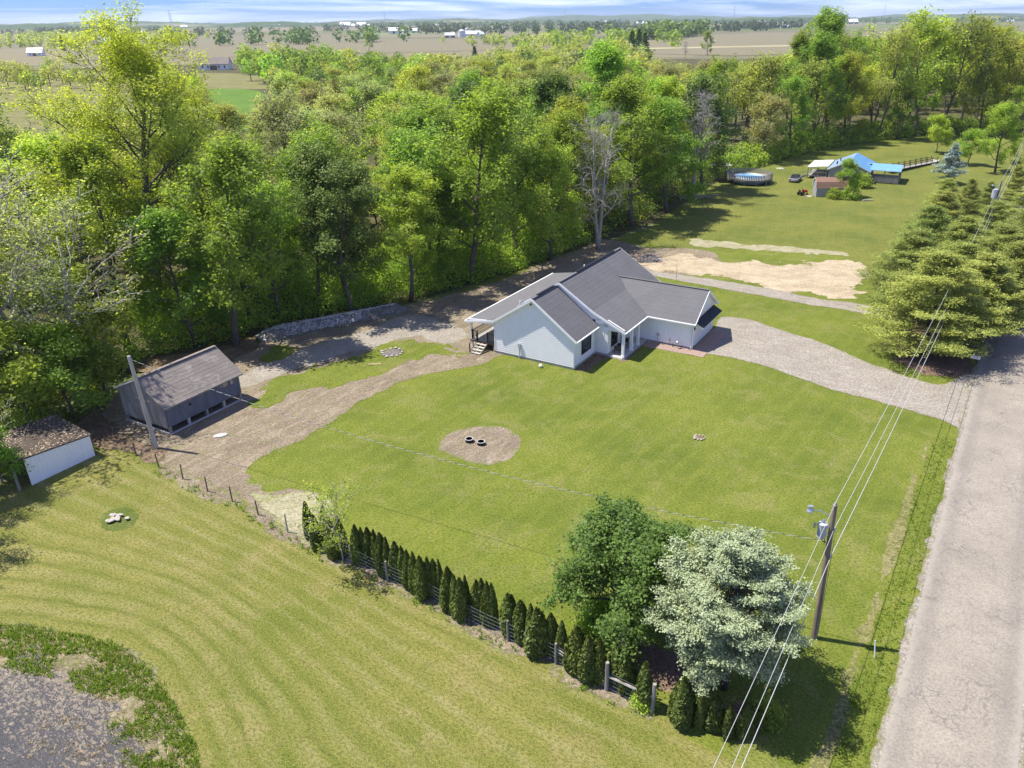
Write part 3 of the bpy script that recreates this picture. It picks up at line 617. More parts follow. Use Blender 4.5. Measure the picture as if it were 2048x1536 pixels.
# mid distance, lighter
for kk, sd_, h_, cr_2, cb_ in (('farA', 21, 18, 6.0, 4.0), ('farB', 22, 21, 5.2, 5.0), ('farC', 23, 15, 5.6, 3.0)):
    proto(kk, ALL6, seed=sd_, h=h_, cr=cr_2, cb=cb_, r0=0.3, limbs=12, subs=4, twigs=3, per=24, size=0.42, sig=0.55, twr=0.04)
proto('farAiry', ('olive', 'lime', 'tan', 'pale', 'bright', 'mid'), seed=24, h=18, cr=5.6, cb=3.5, r0=0.3, limbs=15, subs=5, twigs=4, per=14, size=0.40, sig=0.65, twr=0.055, up_lo=35, up_hi=72)
proto('farAiry2', ('olive', 'lime', 'tan', 'pale', 'bright', 'mid'), seed=25, h=22, cr=6.2, cb=6, r0=0.34, limbs=15, subs=5, twigs=4, per=15, size=0.40, sig=0.7, twr=0.055, trunks=2, spread=0.18, up_lo=38, up_hi=74)
# special ones
deadt = tree_meshes(seed=31, h=20, cr=4.4, cb=3.5, r0=0.30, limbs=22, subs=8, twigs=5, per=0, up_lo=35, up_hi=72, bark=BARKG, twr=0.02, trunks=2, spread=0.05, twl=0.3)
walnut = tree_meshes(seed=32, h=17, cr=8.2, cb=5.0, r0=0.38, limbs=18, subs=8, twigs=5, per=8, size=0.22, sig=0.4, bark=BARKP, twr=0.03, up_lo=12, up_hi=55, sparse=0.8, trunks=2, spread=0.3)
WAL = (walnut[0], leaf_mesh('crown', walnut[1], LF['pale']), 17)
sapl = tree_meshes(seed=33, h=5.2, cr=2.4, cb=1.0, r0=0.06, limbs=13, subs=6, twigs=3, per=7, size=0.13, sig=0.18, bark=BARKP, twr=0.008, up_lo=25, up_hi=75, sparse=0.7)
SAP = (sapl[0], leaf_mesh('crown', sapl[1], LF['lime']), 5.2)
dec = tree_meshes(seed=36, h=7.0, cr=3.9, cb=0.75, r0=0.24, limbs=34, subs=9, twigs=5, per=22, size=0.165, sig=0.22, up_lo=0, up_hi=60, twr=0.012, prof=lambda t: math.sqrt(max(0.12, 1 - (1.2 * (t - 0.4)) ** 2)))
DEC = (dec[0], leaf_mesh('crown', dec[1], LF['deep']), 7.0)
def conifer(seed, h, rad, cb, n_wh, per_wh, tuft, size, r0, layer=0.0, droop=-0.05, sig=0.22, inner=0.3, asp=0.28, bark=BARKD, power=0.75, side=6, flat=0.45, dome=0.0, vwob=0.12, twr=0.012):
    rng = np.random.default_rng(seed); mb = MB(); C = []
    tp = [np.array([rng.normal(0, .02) * z, rng.normal(0, .02) * z, z]) for z in np.linspace(-0.2, h * 0.97, 7)]
    mb.tube(tp, [r0 * (1.15 - i / 6 * 1.08) for i in range(7)], 8)
    for w in range(n_wh):
        t = w / (n_wh - 1); z = cb + (h * 0.97 - cb) * t
        R = rad * ((1 - t) ** power) * (0.4 + 0.6 * min(1, t / 0.12)) if not dome else rad * math.sqrt(max(0.03, 1 - (max(0, t - dome) / (1 - dome)) ** 2)) * (0.8 + 0.2 * min(1, t / 0.2))
        R *= rng.uniform(0.85, 1.1)
        for b in range(per_wh):
            az = w * 1.1 + b * 2 * math.pi / per_wh + rng.uniform(-0.35, 0.35); L = max(0.25, R * rng.uniform(0.7, 1.15))
            el = droop + t * 0.6 + rng.normal(0, 0.13); d = np.array([math.cos(az) * math.cos(el), math.sin(az) * math.cos(el), math.sin(el)])
            p = np.array([0, 0, z + rng.uniform(-.45, .45)]); lp, ld = limb_pts(p, d, L, rng, 4, 0.22, vwob * 0.5)
            mb.tube(lp, [max(0.012, r0 * 0.2 * (1 - t * 0.7)) * (1 - 0.8 * j / 4) for j in range(5)], 4, False); lpa = np.array(lp)
            ns = max(3, int(side * L / rad + 2))
            for j in range(ns):
                s = inner + (1 - inner) * (j + rng.random()) / ns; q = s * 4; a = int(min(q, 3)); c = lpa[a] + (lpa[a + 1] - lpa[a]) * (q - a)
                sg = 1 if j % 2 else -1; lat = np.array([-d[1], d[0], 0]) * sg * (1.1 - s * 0.7) * L * rng.uniform(0.15, 0.42); e = c + lat + ld * L * 0.1 + np.array([0, 0, rng.uniform(-0.02, 0.08)])
                mb.tube([c, e], [twr, twr * 0.6], 3, False)
                for u in (0.45, 0.8, 1.0): C.append(c + (e - c) * u)
            C.append(lpa[-1])
    C = np.array(C); V, Fq, ti = leaves(rng, C, tuft, sig, size, asp, flat, 0.9, np.array([0, 0, h * .4]))
    return mb.mesh('trunk', bark, True), (V, Fq, ti)
pine1 = conifer(41, 14, 6.2, 1.8, 20, 7, 26, 0.25, 0.24, sig=0.30, power=0.55, side=7, asp=0.26)
pine2 = conifer(42, 12, 5.2, 1.5, 17, 7, 26, 0.25, 0.2, sig=0.30, power=0.6, side=7, asp=0.26)
PINE = [(pine1[0], leaf_mesh('crown', pine1[1], LF['pine']), 14), (pine2[0], leaf_mesh('crown', pine2[1], LF['pine']), 12)]
bspr = conifer(43, 7.2, 3.5, 1.6, 11, 7, 13, 0.30, 0.16, sig=0.24, power=0.9, side=6)
BSPR = (bspr[0], leaf_mesh('crown', bspr[1], LF['blue']), 7.2)
mint = conifer(44, 9.3, 3.65, 3.1, 20, 9, 22, 0.13, 0.2, sig=0.15, dome=0.12, side=9, inner=0.55, droop=0.02, asp=0.5, vwob=0.3, bark=BARK, twr=0.014)
MINT = (mint[0], leaf_mesh('crown', mint[1], LF['mint']), 9.3)
dkc = conifer(45, 16, 4.0, 1.0, 12, 6, 9, 0.75, 0.25, sig=0.5, power=0.8, side=4, asp=0.4)
DKC = (dkc[0], leaf_mesh('crown', dkc[1], LF['dark']), 16)
def arbor(seed, h, r):
    rng = np.random.default_rng(seed); n = 2600; t = rng.uniform(0, 1, n) ** 0.9; z = h * t
    pr = np.where(t < 0.18, 0.75 + 0.25 * t / 0.18, np.clip(1 - ((t - 0.18) / 0.82) ** 1.9, 0, 1) ** 0.8)
    az = rng.uniform(0, 6.283, n); lob = 1 + 0.13 * np.sin(az * 3 + seed) + 0.1 * vn(az * 2, t * 9, seed); rr = r * pr * lob * rng.uniform(0.78, 1.03, n)
    P = np.stack([rr * np.cos(az), rr * np.sin(az), z + 0.03], 1)
    N = np.stack([np.cos(az), np.sin(az), np.full(n, 0.25)], 1) + rng.normal(0, 0.55, (n, 3)); N = nrm(N); UPV = np.tile([0, 0, 1.0], (n, 1)) + rng.normal(0, 0.3, (n, 3))
    B = nrm(np.cross(N, UPV)); T = np.cross(B, N); L = 0.16 * rng.uniform(.6, 1.4, (n, 1))
    q = [P - T * L * .5, P + B * L * .3, P + T * L * .6, P - B * L * .3]
    ti = np.clip(0.5 * vn(az * 3, z * 4, seed) + 0.5 * rng.uniform(0, 1, n), 0, 1)
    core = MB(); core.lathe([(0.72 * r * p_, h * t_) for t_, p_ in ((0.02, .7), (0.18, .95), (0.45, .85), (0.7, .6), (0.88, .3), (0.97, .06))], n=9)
    fo = leaf_mesh('foliage', (np.stack(q, 1).reshape(-1, 3), np.arange(n * 4).reshape(-1, 4), ti), LF['arbor'])
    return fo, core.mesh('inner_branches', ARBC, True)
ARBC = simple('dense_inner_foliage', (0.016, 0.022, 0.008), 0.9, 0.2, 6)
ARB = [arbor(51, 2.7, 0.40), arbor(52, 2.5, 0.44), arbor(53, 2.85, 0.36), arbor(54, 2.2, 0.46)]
def bush_mesh(seed, r, h, n, size, mat, per=20):
    rng = np.random.default_rng(seed); az = rng.uniform(0, 6.28, n); el = np.arcsin(rng.uniform(0.0, 1, n)); k = rng.uniform(0.55, 1, n) ** 0.6 * (1 + 0.25 * (vn(az * 1.5, el * 2, seed) - .5))
    C = np.stack([r * np.cos(az) * np.cos(el) * k, r * np.sin(az) * np.cos(el) * k, h * np.sin(el) * k + 0.1], 1)
    return leaf_mesh('foliage', leaves(rng, C, per, 0.22 * r ** 0.5, size, 0.62, 0.8, 0.5, np.array([0, 0, h * 0.3])), LF[mat])
def stems_mesh(seed, r, h):
    rng = np.random.default_rng(seed); mb = MB()
    for i in range(9):
        a = rng.uniform(0, 6.28); e = np.array([math.cos(a) * r * .6, math.sin(a) * r * .6, h * rng.uniform(.5, .85)]); mb.tube([(0, 0, -.1), e * np.array([.4, .4, .55]), e], [0.05, 0.035, 0.015], 4, False)
    return mb.mesh('stems', BARK, True)
BUSH = {m: (bush_mesh(60 + i, 1.6, 2.2, 90, 0.26, m), stems_mesh(70 + i, 1.6, 2.2)) for i, m in enumerate(('bright', 'mid', 'lime'))}

def plant(name, pr, x, y, h, label, group=None, cat='tree', w=1.0, rz=None, tname='trunk', cname='crown', z=0.0):
    bm, lm, H = pr[:3]; s = h / H; rz = random.uniform(0, 6.28) if rz is None else rz
    e = empty(name, (x, y, z), rz, label, cat, group); e.scale = (s * w, s * w, s)
    link_mesh(tname, bm, e)
    if lm:
        c = link_mesh(cname, lm, e)
        if len(pr) > 3: c.material_slots[0].link = 'OBJECT'; c.material_slots[0].material = pr[3]
    return e
random.seed(7)
def gp(a, b): q = G(a, b); return q[0], q[1]
HERO = []
def hero(name, pr, pxb, h, label, w=1.0, rz=None, clear=4.0, cat='tree', group=None):
    x, y = gp(*pxb); HERO.append((x, y, clear)); return plant(name, pr, x, y, h, label, group, cat, w, rz)
P_ = PROTO
hero('ornamental_tree', DEC, (1250, 1248), 5.4, 'round dark green leafy tree beside the pale-tipped conifer, nearest the hedge middle', 1.3, 0.4)
hero('pale_conifer', MINT, (1448, 1376), 8.2, 'silvery white-green conifer with a bare dark trunk standing beside the near utility pole', 1.06, 1.0)
hero('sapling', SAP, (687, 1122), 5.0, 'thin bare sapling with a few yellow-green leaves among the hedge shrubs at the fence', 1.0, 2.2, cat='sapling')
hero('oak_tree', P_[('oakA', 'lime')], (320, 625), 27.5, 'huge yellow-green spreading tree behind the grey shed, tallest of the woods', 1.12, 0.5, 8)
hero('walnut_tree', WAL, (165, 800), 15.5, 'wide pale-limbed tree with sparse leaves, its limbs reaching over the grey shed roof', 1.25, 1.2, 6)
hero('walnut_tree', WAL, (40, 800), 18, 'crooked pale-limbed sparse tree at the left edge of the woods behind the white shed', 1.15, 3.4, 6)
hero('budding_tree', P_[('airyE', 'olive')], (35, 560), 20, 'twiggy budding tree with few leaves above the far left woods edge', 1.1, 0.4, 5)
hero('leafy_tree', P_[('youngG', 'bright')], (150, 838), 7.5, 'low bright green feathery tree standing right behind the white shed roof', 1.25, 0.2, 3)
hero('leafy_tree', P_[('youngG', 'lime')], (60, 855), 8.5, 'lime feathery tree overhanging the left end of the white shed', 1.3, 2.0, 3)
hero('leafy_tree', P_[('oakC', 'bright')], (-20, 840), 13, 'bright green tree cut by the left picture edge above the white shed', 1.0, 2.0, 3)
hero('leafy_tree', P_[('youngG', 'mid')], (215, 800), 8, 'small tree between the white shed and the grey shed', 1.1, 4.0, 3)
hero('bare_tree', WAL, (-35, 1015), 7.5, 'small twiggy tree at the left edge hanging over the open end of the white shed', 0.9, 1.0, 3)
hero('bare_tree', WAL, (-100, 1095), 9, 'sparse tree just outside the left edge casting branch shadows on the mown field', 1.0, 2.0, 3)
hero('leafy_tree', P_[('youngG', 'bright')], (-5, 985), 5.5, 'small leafy tree covering the left end of the white shed wall', 1.1, 1.0, 2)
hero('leaning_tree', P_[('oakB', 'mid')], (472, 690), 18.5, 'tree with a pale forked trunk at the woods edge right behind the grey shed', 1.1, 0.3, 4)
hero('maple_tree', P_[('oakC', 'bright')], (395, 690), 13, 'mid green tree directly behind the ridge of the grey shed', 1.1, 1.3, 4)
hero('maple_tree', P_[('oakC', 'bright')], (560, 640), 14, 'bright green tree above the near end of the crushed stone bank', 1.0, 2.3, 3)
hero('maple_tree', P_[('oakB', 'dark')], (640, 618), 15, 'dark green tree behind the middle of the crushed stone bank', 0.9, 0.9, 3)
hero('maple_tree', P_[('tallD', 'dark')], (706, 628), 16.5, 'dark slender tree with a straight dark trunk above the far end of the stone bank', 1.1, 0.1, 3)
hero('forked_tree', P_[('tallD', 'lime')], (822, 602), 15, 'yellow-green tree with a forked leaning trunk at the edge of the dirt yard', 1.3, 1.7, 3)
hero('maple_tree', P_[('oakB', 'bright')], (945, 562), 20, 'large bright green maple with straight trunk at the woods edge left of the farmhouse roof', 1.15, 0.6, 4)
hero('maple_tree', P_[('oakC', 'mid')], (880, 560), 12.5, 'mid green tree between the forked tree and the large bright maple', 1.0, 5.0, 3)
hero('maple_tree', P_[('oakB', 'bright')], (1035, 525), 21, 'tall bright maple rising right behind the back porch roof of the farmhouse', 1.1, 2.9, 4)
hero('maple_tree', P_[('oakC', 'bright')], (1100, 520), 14, 'lower rounded tree at the bend of the woods edge beside the grey dead tree', 1.0, 2.2, 3)
hero('maple_tree', P_[('oakB', 'lime')], (1150, 470), 18, 'yellow-topped tree directly behind the grey dead tree', 1.0, 4.1, 3)
hero('dead_tree', (deadt[0], None, 20), (1197, 500), 19, 'bare grey dead tree standing behind the farmhouse ridge', 1.05, 0.6, 2.5)
hero('maple_tree', P_[('oakB', 'mid')], (1262, 452), 20, 'broad dense green tree just right of the grey dead tree', 1.25, 1.9, 5)
hero('maple_tree', P_[('oakB', 'bright')], (1240, 400), 24, 'tallest rounded maple crown above and behind the grey dead tree', 1.2, 3.0, 5)
hero('maple_tree', P_[('oakC', 'mid')], (1335, 425), 17, 'dense green tree casting its shadow on the neighbour lawn', 1.15, 0.2, 5)
hero('maple_tree', P_[('oakC', 'dark')], (1405, 380), 19, 'dark green tree at the woods corner left of the round pool deck', 1.1, 0.9, 5)
hero('dead_tree', (deadt[0], None, 20), (1385, 395), 19, 'pale dead-limbed tree poking out of the dark crown beside the pool', 1.2, 4.2, 2)
for q, h, k, lab, w in (((1520, 325), 13, ('airyF', 'tan'), 'brownish budding tree behind the round pool deck', 1.1), ((1580, 305), 16, ('oakC', 'bright'), 'green tree standing behind the parked car on the far lawn edge', 1.0),
        ((1625, 290), 24, ('oakB', 'bright'), 'tall bright double-domed tree above the blue roofed house', 1.0), ((1690, 285), 20, ('oakC', 'lime'), 'yellow-green rounded tree right behind the blue roofed house', 1.0),
        ((1650, 268), 29, ('oakB', 'bright'), 'tallest bright tree reaching the brown field line above the blue roofed house', 1.05), ((1600, 272), 24, ('oakB', 'mid'), 'dense deep green tree left of the tallest bright one', 1.0),
        ((1755, 278), 25, ('airyE', 'olive'), 'tall thin tree with dark bare stems on the far side of the ramp lawn', 0.8), ((1830, 273), 28, ('airyE', 'lime'), 'big spreading tree with dark forking trunk behind the ramp lawn', 1.25),
        ((1880, 268), 27, ('airyE', 'olive'), 'olive budding tree just right of the big forking tree', 1.0), ((1950, 262), 26, ('airyE', 'lime'), 'tall airy tree above the far power pole', 1.1),
        ((2035, 262), 27, ('airyE', 'olive'), 'tall olive tree at the right edge of the woods', 1.1), ((1960, 268), 17, ('oakC', 'lime'), 'shorter full tree in front of the tall airy trees above the far power pole', 1.0),
        ((2040, 280), 18, ('oakC', 'mid'), 'full green tree at the right picture edge behind the pines', 1.0), ((1795, 278), 13, ('oakC', 'bright'), 'low bright tree at the foot of the big forking tree', 1.1)):
    hero('woodland_tree', P_[k], q, h, lab, w, None, 4)
hero('lawn_tree', P_[('youngG', 'lime')], (1872, 306), 8, 'small light green tree alone on the lawn by the end of the ramp', 1.0, 0.3)
hero('blue_spruce', BSPR, (1895, 368), 7.2, 'blue spruce standing alone on the lawn below the ramp', 1.0, 0.3)
hero('magnolia_bush', P_[('youngG', 'mid')], (1692, 393), 6.2, 'pointed green tree hiding the right half of the brown-roofed shed', 1.0, 0.9)
hero('lone_tree', P_[('oakC', 'olive')], (1415, 110), 18, 'round tree standing alone in front of the big ploughed field', 1.0, 0.9)
hero('dead_tree', (deadt[0], None, 20), (1370, 118), 13, 'bare thin tree just left of the round tree by the ploughed field', 1.0, 1.2)
# the rows of pines by the road
for i, (q, h, wv, lab) in enumerate((((1848, 712), 10.2, 1.5, 'nearest dark pine, its branches over the driveway mouth'), ((1942, 680), 8.8, 1.5, 'yellow-green pine beside the mailbox and the road'),
        ((1806, 625), 9.2, 1.4, 'second pine of the left row, above the sand lot'), ((1842, 548), 8.6, 1.35, 'third pine of the left row behind the sand lot corner'),
        ((1985, 605), 8.8, 1.5, 'second pine of the roadside row, behind the yellow-green one'), ((1872, 492), 7.6, 1.3, 'pine of the left row level with the sand lot far edge'),
        ((2040, 548), 8.5, 1.4, 'pine of the roadside row cut by the right picture edge'), ((1925, 452), 7.2, 0.85, 'pine of the left row just below the far power pole'),
        ((1972, 515), 7.5, 1.3, 'pine between the two rows under the sagging wires'), ((1968, 432), 5.5, 0.9, 'narrow pine at the foot of the far power pole'),
        ((1898, 655), 9.0, 1.3, 'pine between the nearest dark one and the mailbox pine'), ((1905, 575), 8.5, 1.3, 'pine in the middle of the belt behind the two nearest ones'), ((1880, 440), 6.5, 1.2, 'small pine at the far upper left end of the belt'), ((2010, 640), 8.5, 1.4, 'pine at the road edge behind the mailbox pine'),
        ((2045, 470), 7.5, 1.3, 'pine beside the far power pole at the right edge'), ((2022, 400), 6, 0.9, 'last pine of the rows, right of the far power pole'))):
    hero('pine_tree', PINE[i % 2], q, h, lab, wv, i * 1.3, 3, 'pine', 'pine trees in two rows beside the road')
hero('roadside_tree', P_[('oakC', 'lime')], (1990, 345), 13, 'rounded lime tree behind the far power pole', 1.0, 1.0, 3)
hero('roadside_tree', P_[('oakC', 'mid')], (2045, 355), 11, 'darker rounded tree right of the far power pole at the picture edge', 0.9, 2.0, 3)
hero('roadside_tree', P_[('youngG', 'bright')], (1935, 330), 7, 'low bushy tree between the blue spruce and the far power pole', 1.2, 2.0, 3)

# woodland: scattered trees by species and place
yf = np.array([(-900, 1000), (-200, 905), (0, 860), (60, 810), (150, 770), (230, 735), (300, 690), (420, 680), (480, 668), (560, 640), (700, 618), (840, 590), (900, 572), (1000, 545), (1100, 512), (1200, 472), (1290, 435), (1360, 388), (1420, 360), (1480, 338), (1560, 312), (1640, 292), (1740, 278), (1840, 266), (1900, 262), (2048, 256), (2300, 245)])
masks = [np.array(m, float) for m in (
    [(-80, 190), (240, 182), (340, 192), (345, 250), (250, 400), (120, 420), (-80, 330)], [(400, 150), (540, 172), (580, 235), (575, 300), (450, 345), (410, 250)],
    [(1270, 75), (1750, 40), (1750, 116), (1500, 126), (1290, 124)], [(1160, 128), (1215, 128), (1215, 165), (1160, 165)], [(370, 120), (480, 122), (500, 175), (370, 170)])]
def inpoly(x, y, P):
    c = False; n = len(P)
    for i in range(n):
        ax, ay = P[i]; bx, by = P[(i + 1) % n]
        if (ay > y) != (by > y) and x < (y - ay) / (by - ay) * (bx - ax) + ax: c = not c
    return c
rngF = np.random.default_rng(99); pts = []; cellp = {}
cand = []
for _ in range(60000):
    D = 62 + (620 - 62) * rngF.random() ** 0.75; a = rngF.uniform(-0.79, 0.60); cand.append((D * math.sin(a), D * math.cos(a)))
for x, y in cand:
    u, v, w = PJ((x, y, 0)); D = math.hypot(x, y)
    if not (-160 < u < 2170) or v > np.interp(u, yf[:, 0], yf[:, 1]) - 6: continue
    vback = np.interp(u, [0, 450, 500, 1290, 1300, 1500, 1700, 2048], [128, 128, 112, 108, 122, 122, 100, 90])
    if v < vback: continue
    if any(inpoly(u, v, m) for m in masks): continue
    s = np.interp(D, [60, 110, 180, 300, 600], [7.2, 8.2, 9.6, 12.0, 14.5]) * rngF.uniform(0.85, 1.25)
    if any((x - hx) ** 2 + (y - hy) ** 2 < hc ** 2 for hx, hy, hc in HERO): continue
    ok = True; ci, cj = int(x // 16), int(y // 16)
    for i in (-1, 0, 1):
        for j in (-1, 0, 1):
            for (qx, qy) in cellp.get((ci + i, cj + j), ()):
                if (qx - x) ** 2 + (qy - y) ** 2 < s * s: ok = False; break
            if not ok: break
        if not ok: break
    if ok: cellp.setdefault((ci, cj), []).append((x, y)); pts.append((D, x, y, u, v))
pts.sort(); print('forest', len(pts))
SKY = np.array([(-300, 80), (60, 80), (110, 102), (160, 132), (450, 140), (475, 84), (650, 80), (720, 98), (960, 104), (1010, 80), (1280, 70), (1300, 108), (1330, 122), (1550, 116), (1600, 78), (1640, 60), (1720, 66), (1770, 76), (1850, 54), (2300, 48)])
def hcap(x, y, u, D, r):
    # no crown of the woods may rise above the skyline they have along this direction
    q = G(u, np.interp(u, SKY[:, 0], SKY[:, 1]) + 3 + 26 * r ** 2); dd = math.hypot(q[0], q[1]); return CAMH * (1 - D / dd)
LOOK = dict(far='distant dark green', bright='bright green', lime='yellow-green', mid='mid green', dark='dark green', olive='olive budding', pale='pale green', tan='tan twiggy')
def species(u, v, D, r):
    if u < 500: wts = dict(bright=3, lime=3, mid=1, olive=4, pale=2.5, tan=1) if D < 150 else dict(olive=4, lime=1.5, mid=1, tan=2, bright=1)
    elif u < 830: wts = dict(mid=3, bright=3, dark=2, lime=2) if D < 105 else dict(olive=3, pale=2.8, lime=2.6, tan=1.0, bright=2.2, mid=1.3, dark=0.8)
    elif u < 1480: wts = dict(bright=5, lime=2, mid=3, dark=.8) if D < 170 else dict(olive=4, lime=2.0, tan=2, bright=1.4, mid=1, pale=1, dark=.8)
    else: wts = dict(bright=3, lime=3, olive=3, mid=1.5, tan=0.8)
    if D > 330 and 480 < u < 800: wts = dict(mid=4, dark=1, bright=2, olive=1)
    ks = list(wts); c = np.cumsum([wts[k] for k in ks]); return ks[int(np.searchsorted(c, r * c[-1]))]
def place_of(u, v):
    col = ('at the far left', 'beyond the grey shed', 'left of the stone bank', 'beyond the stone bank', 'beyond the dirt yard', 'behind the farmhouse', 'right of the farmhouse', 'beyond the round pool', 'beyond the blue roofs', 'beyond the ramp lawn', 'beyond the pine rows')[int(np.searchsorted([120, 330, 520, 720, 900, 1150, 1400, 1560, 1740, 1880], u))]
    return col
rown = ('in the front rank', 'in the second rank', 'deep in the woods', 'far back', 'at the far edge')
MAXI = 270; farV = []; farF = []; farT = {}; seen = {}
recs = []
for i, (D, x, y, u, v) in enumerate(pts):
    r = rngF.random(3); sp = species(u, v, D, r[0]); hm = rngF.uniform(0.68, 1.2)
    r2 = rngF.random()
    if hcap(x, y, u, D, r2) < 5.5: continue
    if i < MAXI:
        if D < 150:
            opts = [k for k in (('oakB', 20), ('oakC', 16), ('tallD', 19), ('airyE', 18), ('airyF', 14), ('airyE', 17)) if (k[0], sp) in PROTO]
        else: opts = [k for k in ((('farAiry', 16), ('farAiry2', 17)) if sp in ('olive', 'tan') or (sp in ('pale', 'lime') and r[1] > .5) else (('farA', 15), ('farB', 17), ('farC', 13)))]
        key, h = opts[int(r[1] * len(opts)) % len(opts)]
        if D >= 150: r1 = rngF.random(); key, h = opts[int(r1 * len(opts)) % len(opts)]
        wf = 1.0
        if u > 1480: h *= 1.3
        elif 520 < u < 1120: h *= float(np.interp(D, [80, 110, 150, 260], [0.9, 0.88, 0.84, 0.9]))
        elif u < 1200: h *= float(np.interp(D, [90, 150], [0.95, 0.78]))
        if u < 1200 and D > 100: wf = 1.18
        h = min(h * hm, hcap(x, y, u, D, r2))
        row = rown[int(np.searchsorted([95, 130, 175, 230], D))]; sz = 'tall' if h > 18.5 else ('short' if h < 13 else 'mid-sized')
        shape = dict(oakB='rounded', oakC='bushy', tallD='narrow', airyE='airy', airyF='forked', farA='rounded', farB='upright', farC='bushy', farAiry='airy', farAiry2='open')[key]
        lab = '%s%s %s tree %s, %s' % (sz + ' ' if sz != 'mid-sized' else '', shape, LOOK[sp], row, place_of(u, v))
        recs.append((lab, sp, key, x, y, h, rngF.uniform(0.9, 1.15) * wf))
    else: farT.setdefault(sp, []).append((x, y, min(hcap(x, y, u, D, r2), (15 if u < 1480 else 20) * hm * (0.75 if u < 1200 else 1) * (1.35 if D > 380 and 480 < u < 1300 else 1)), rngF.uniform(0, 6.28)))
cnt = {}
for rc in recs: cnt[rc[0]] = cnt.get(rc[0], 0) + 1
ORD = 'first second third fourth fifth sixth seventh eighth ninth tenth'.split(); NUM = 'zero one two three four five six seven eight nine ten'.split(); done_ = {}
recs.sort(key=lambda r: math.atan2(r[3], r[4]))
for lab, sp, key, x, y, h, w in recs:
    base_ = lab
    if cnt[lab] > 1: done_[lab] = done_.get(lab, 0) + 1; lab = ('left-hand ' if done_[base_] == 1 else 'right-hand ') + lab if cnt[lab] == 2 else '%s %s' % (ORD[min(9, done_[base_] - 1)], lab)
    plant('woodland_tree', PROTO[(key, sp)], x, y, h, lab, 'trees of the woods', w=w)
# the woods farther off than the nearest few hundred trees, and hedgerows on the plain: one mass per leaf colour
def cheap_tree(rng, h, cr, nc=26, per=9, size=1.5, lo=-0.6, zc=0.54, zh=0.44):
    az = rng.uniform(0, 6.28, nc); el = np.arcsin(rng.uniform(lo, 1, nc)); k = rng.uniform(.55, 1.0, nc)
    C = np.stack([cr * np.cos(az) * np.cos(el) * k, cr * np.sin(az) * np.cos(el) * k, h * zc + h * zh * np.sin(el) * k], 1)
    return leaves(rng, C, per, 0.16 * cr, size, .7, .8, .5, np.array([0, 0, h * .4]))
rq = np.random.default_rng(5); CH = [cheap_tree(rq, 1.0, 0.40, 60, 9, 0.075) for _ in range(4)]
CHL = [cheap_tree(rq, 1.0, 0.42, 44, 8, 0.085, -1.0, 0.46, 0.46) for _ in range(4)]
def tk_mesh():
    mb = MB()
    return mb
def mass(name, mat, items, lite=False):
    Vs = []; Fs = []; Ts = []; n = 0
    for i, (x, y, h, a) in enumerate(items):
        V, Fq, ti = (CHL if lite else CH)[i % 4]
        if lite: m_ = 60 * 4; K_ = np.arange(0, len(Fq), 6)[:60]; V = V.reshape(-1, 4, 3)[K_].reshape(-1, 3); Fq = np.arange(len(K_) * 4).reshape(-1, 4); ti = ti[K_]; 
        c, s = math.cos(a), math.sin(a); P = np.stack([V[:, 0] * c - V[:, 1] * s, V[:, 0] * s + V[:, 1] * c, V[:, 2]], 1) * h + np.array([x, y, 0])
        if lite: 
            ctr = P.reshape(-1, 4, 3).mean(1, keepdims=True); P = ((P.reshape(-1, 4, 3) - ctr) * 2.4 + ctr).reshape(-1, 3)
        Vs.append(P); Fs.append(Fq + n); Ts.append(ti); n += len(V)
    o = mesh_np(name, np.concatenate(Vs), np.concatenate(Fs), LF[mat], attrs={'tint': ('FACE', np.concatenate(Ts))}); tag(o, kind='stuff', label='mass of %s trees beyond the nearest woods' % LOOK[mat])
for sp, it in farT.items(): mass('distant_woods', sp, it)
mbt = MB()
for sp, it in farT.items():
    for (x, y, h, a) in it:
        mbt.tube([(x, y, 0), (x + .3, y, h * .75)], [0.3, 0.12], 4, False)
        for k in range(3): an = a + k * 2.1; mbt.tube([(x, y, h * .35), (x + math.cos(an) * h * .2, y + math.sin(an) * h * .2, h * .8)], [0.12, 0.05], 3, False)
tag(mbt.build('distant_trunks', BARK), kind='stuff', label='trunks of the distant woods')
rh = np.random.default_rng(77)
def treeline(segs, mat, hh, dens, name='treeline', depth=20):
    it = []
    for (a, b) in segs:
        A = G(*a); B_ = G(*b); L_ = np.linalg.norm(B_ - A); n = max(2, int(L_ / dens))
        for i in range(n):
            t = rh.random(); p = A + (B_ - A) * t + rh.normal(0, depth, 3); it.append((p[0], p[1], hh * rh.uniform(.65, 1.15), rh.uniform(0, 6.28)))
    mass(name, mat, it, True)
treeline([((1290, 80), (1390, 70)), ((1300, 76), (1380, 72))], 'dark', 28, 6, depth=20)
treeline([((1130, 90), (1290, 84)), ((1040, 92), (1180, 86)), ((1180, 98), (1290, 96))], 'mid', 20, 9, depth=40)
treeline([((1400, 64), (1530, 62)), ((1470, 60), (1620, 55)), ((1380, 62), (1500, 59))], 'far', 24, 10, depth=40)
treeline([((1060, 70), (1270, 66)), ((1000, 66), (1100, 64)), ((1180, 60), (1270, 58))], 'far', 24, 10, depth=50)
treeline([((400, 92), (470, 91)), ((480, 92), (600, 88)), ((600, 86), (730, 84)), ((730, 84), (790, 82))], 'dark', 24, 9, depth=25)
treeline([((0, 84), (180, 86)), ((180, 82), (330, 84)), ((0, 74), (220, 73)), ((0, 92), (170, 94)), ((980, 86), (1120, 94)), ((60, 80), (160, 80)), ((230, 76), (400, 78))], 'olive', 15, 6, depth=35)
treeline([((0, 70), (260, 70)), ((180, 68), (340, 66)), ((370, 72), (600, 68)), ((120, 66), (330, 63))], 'far', 20, 8, depth=40)
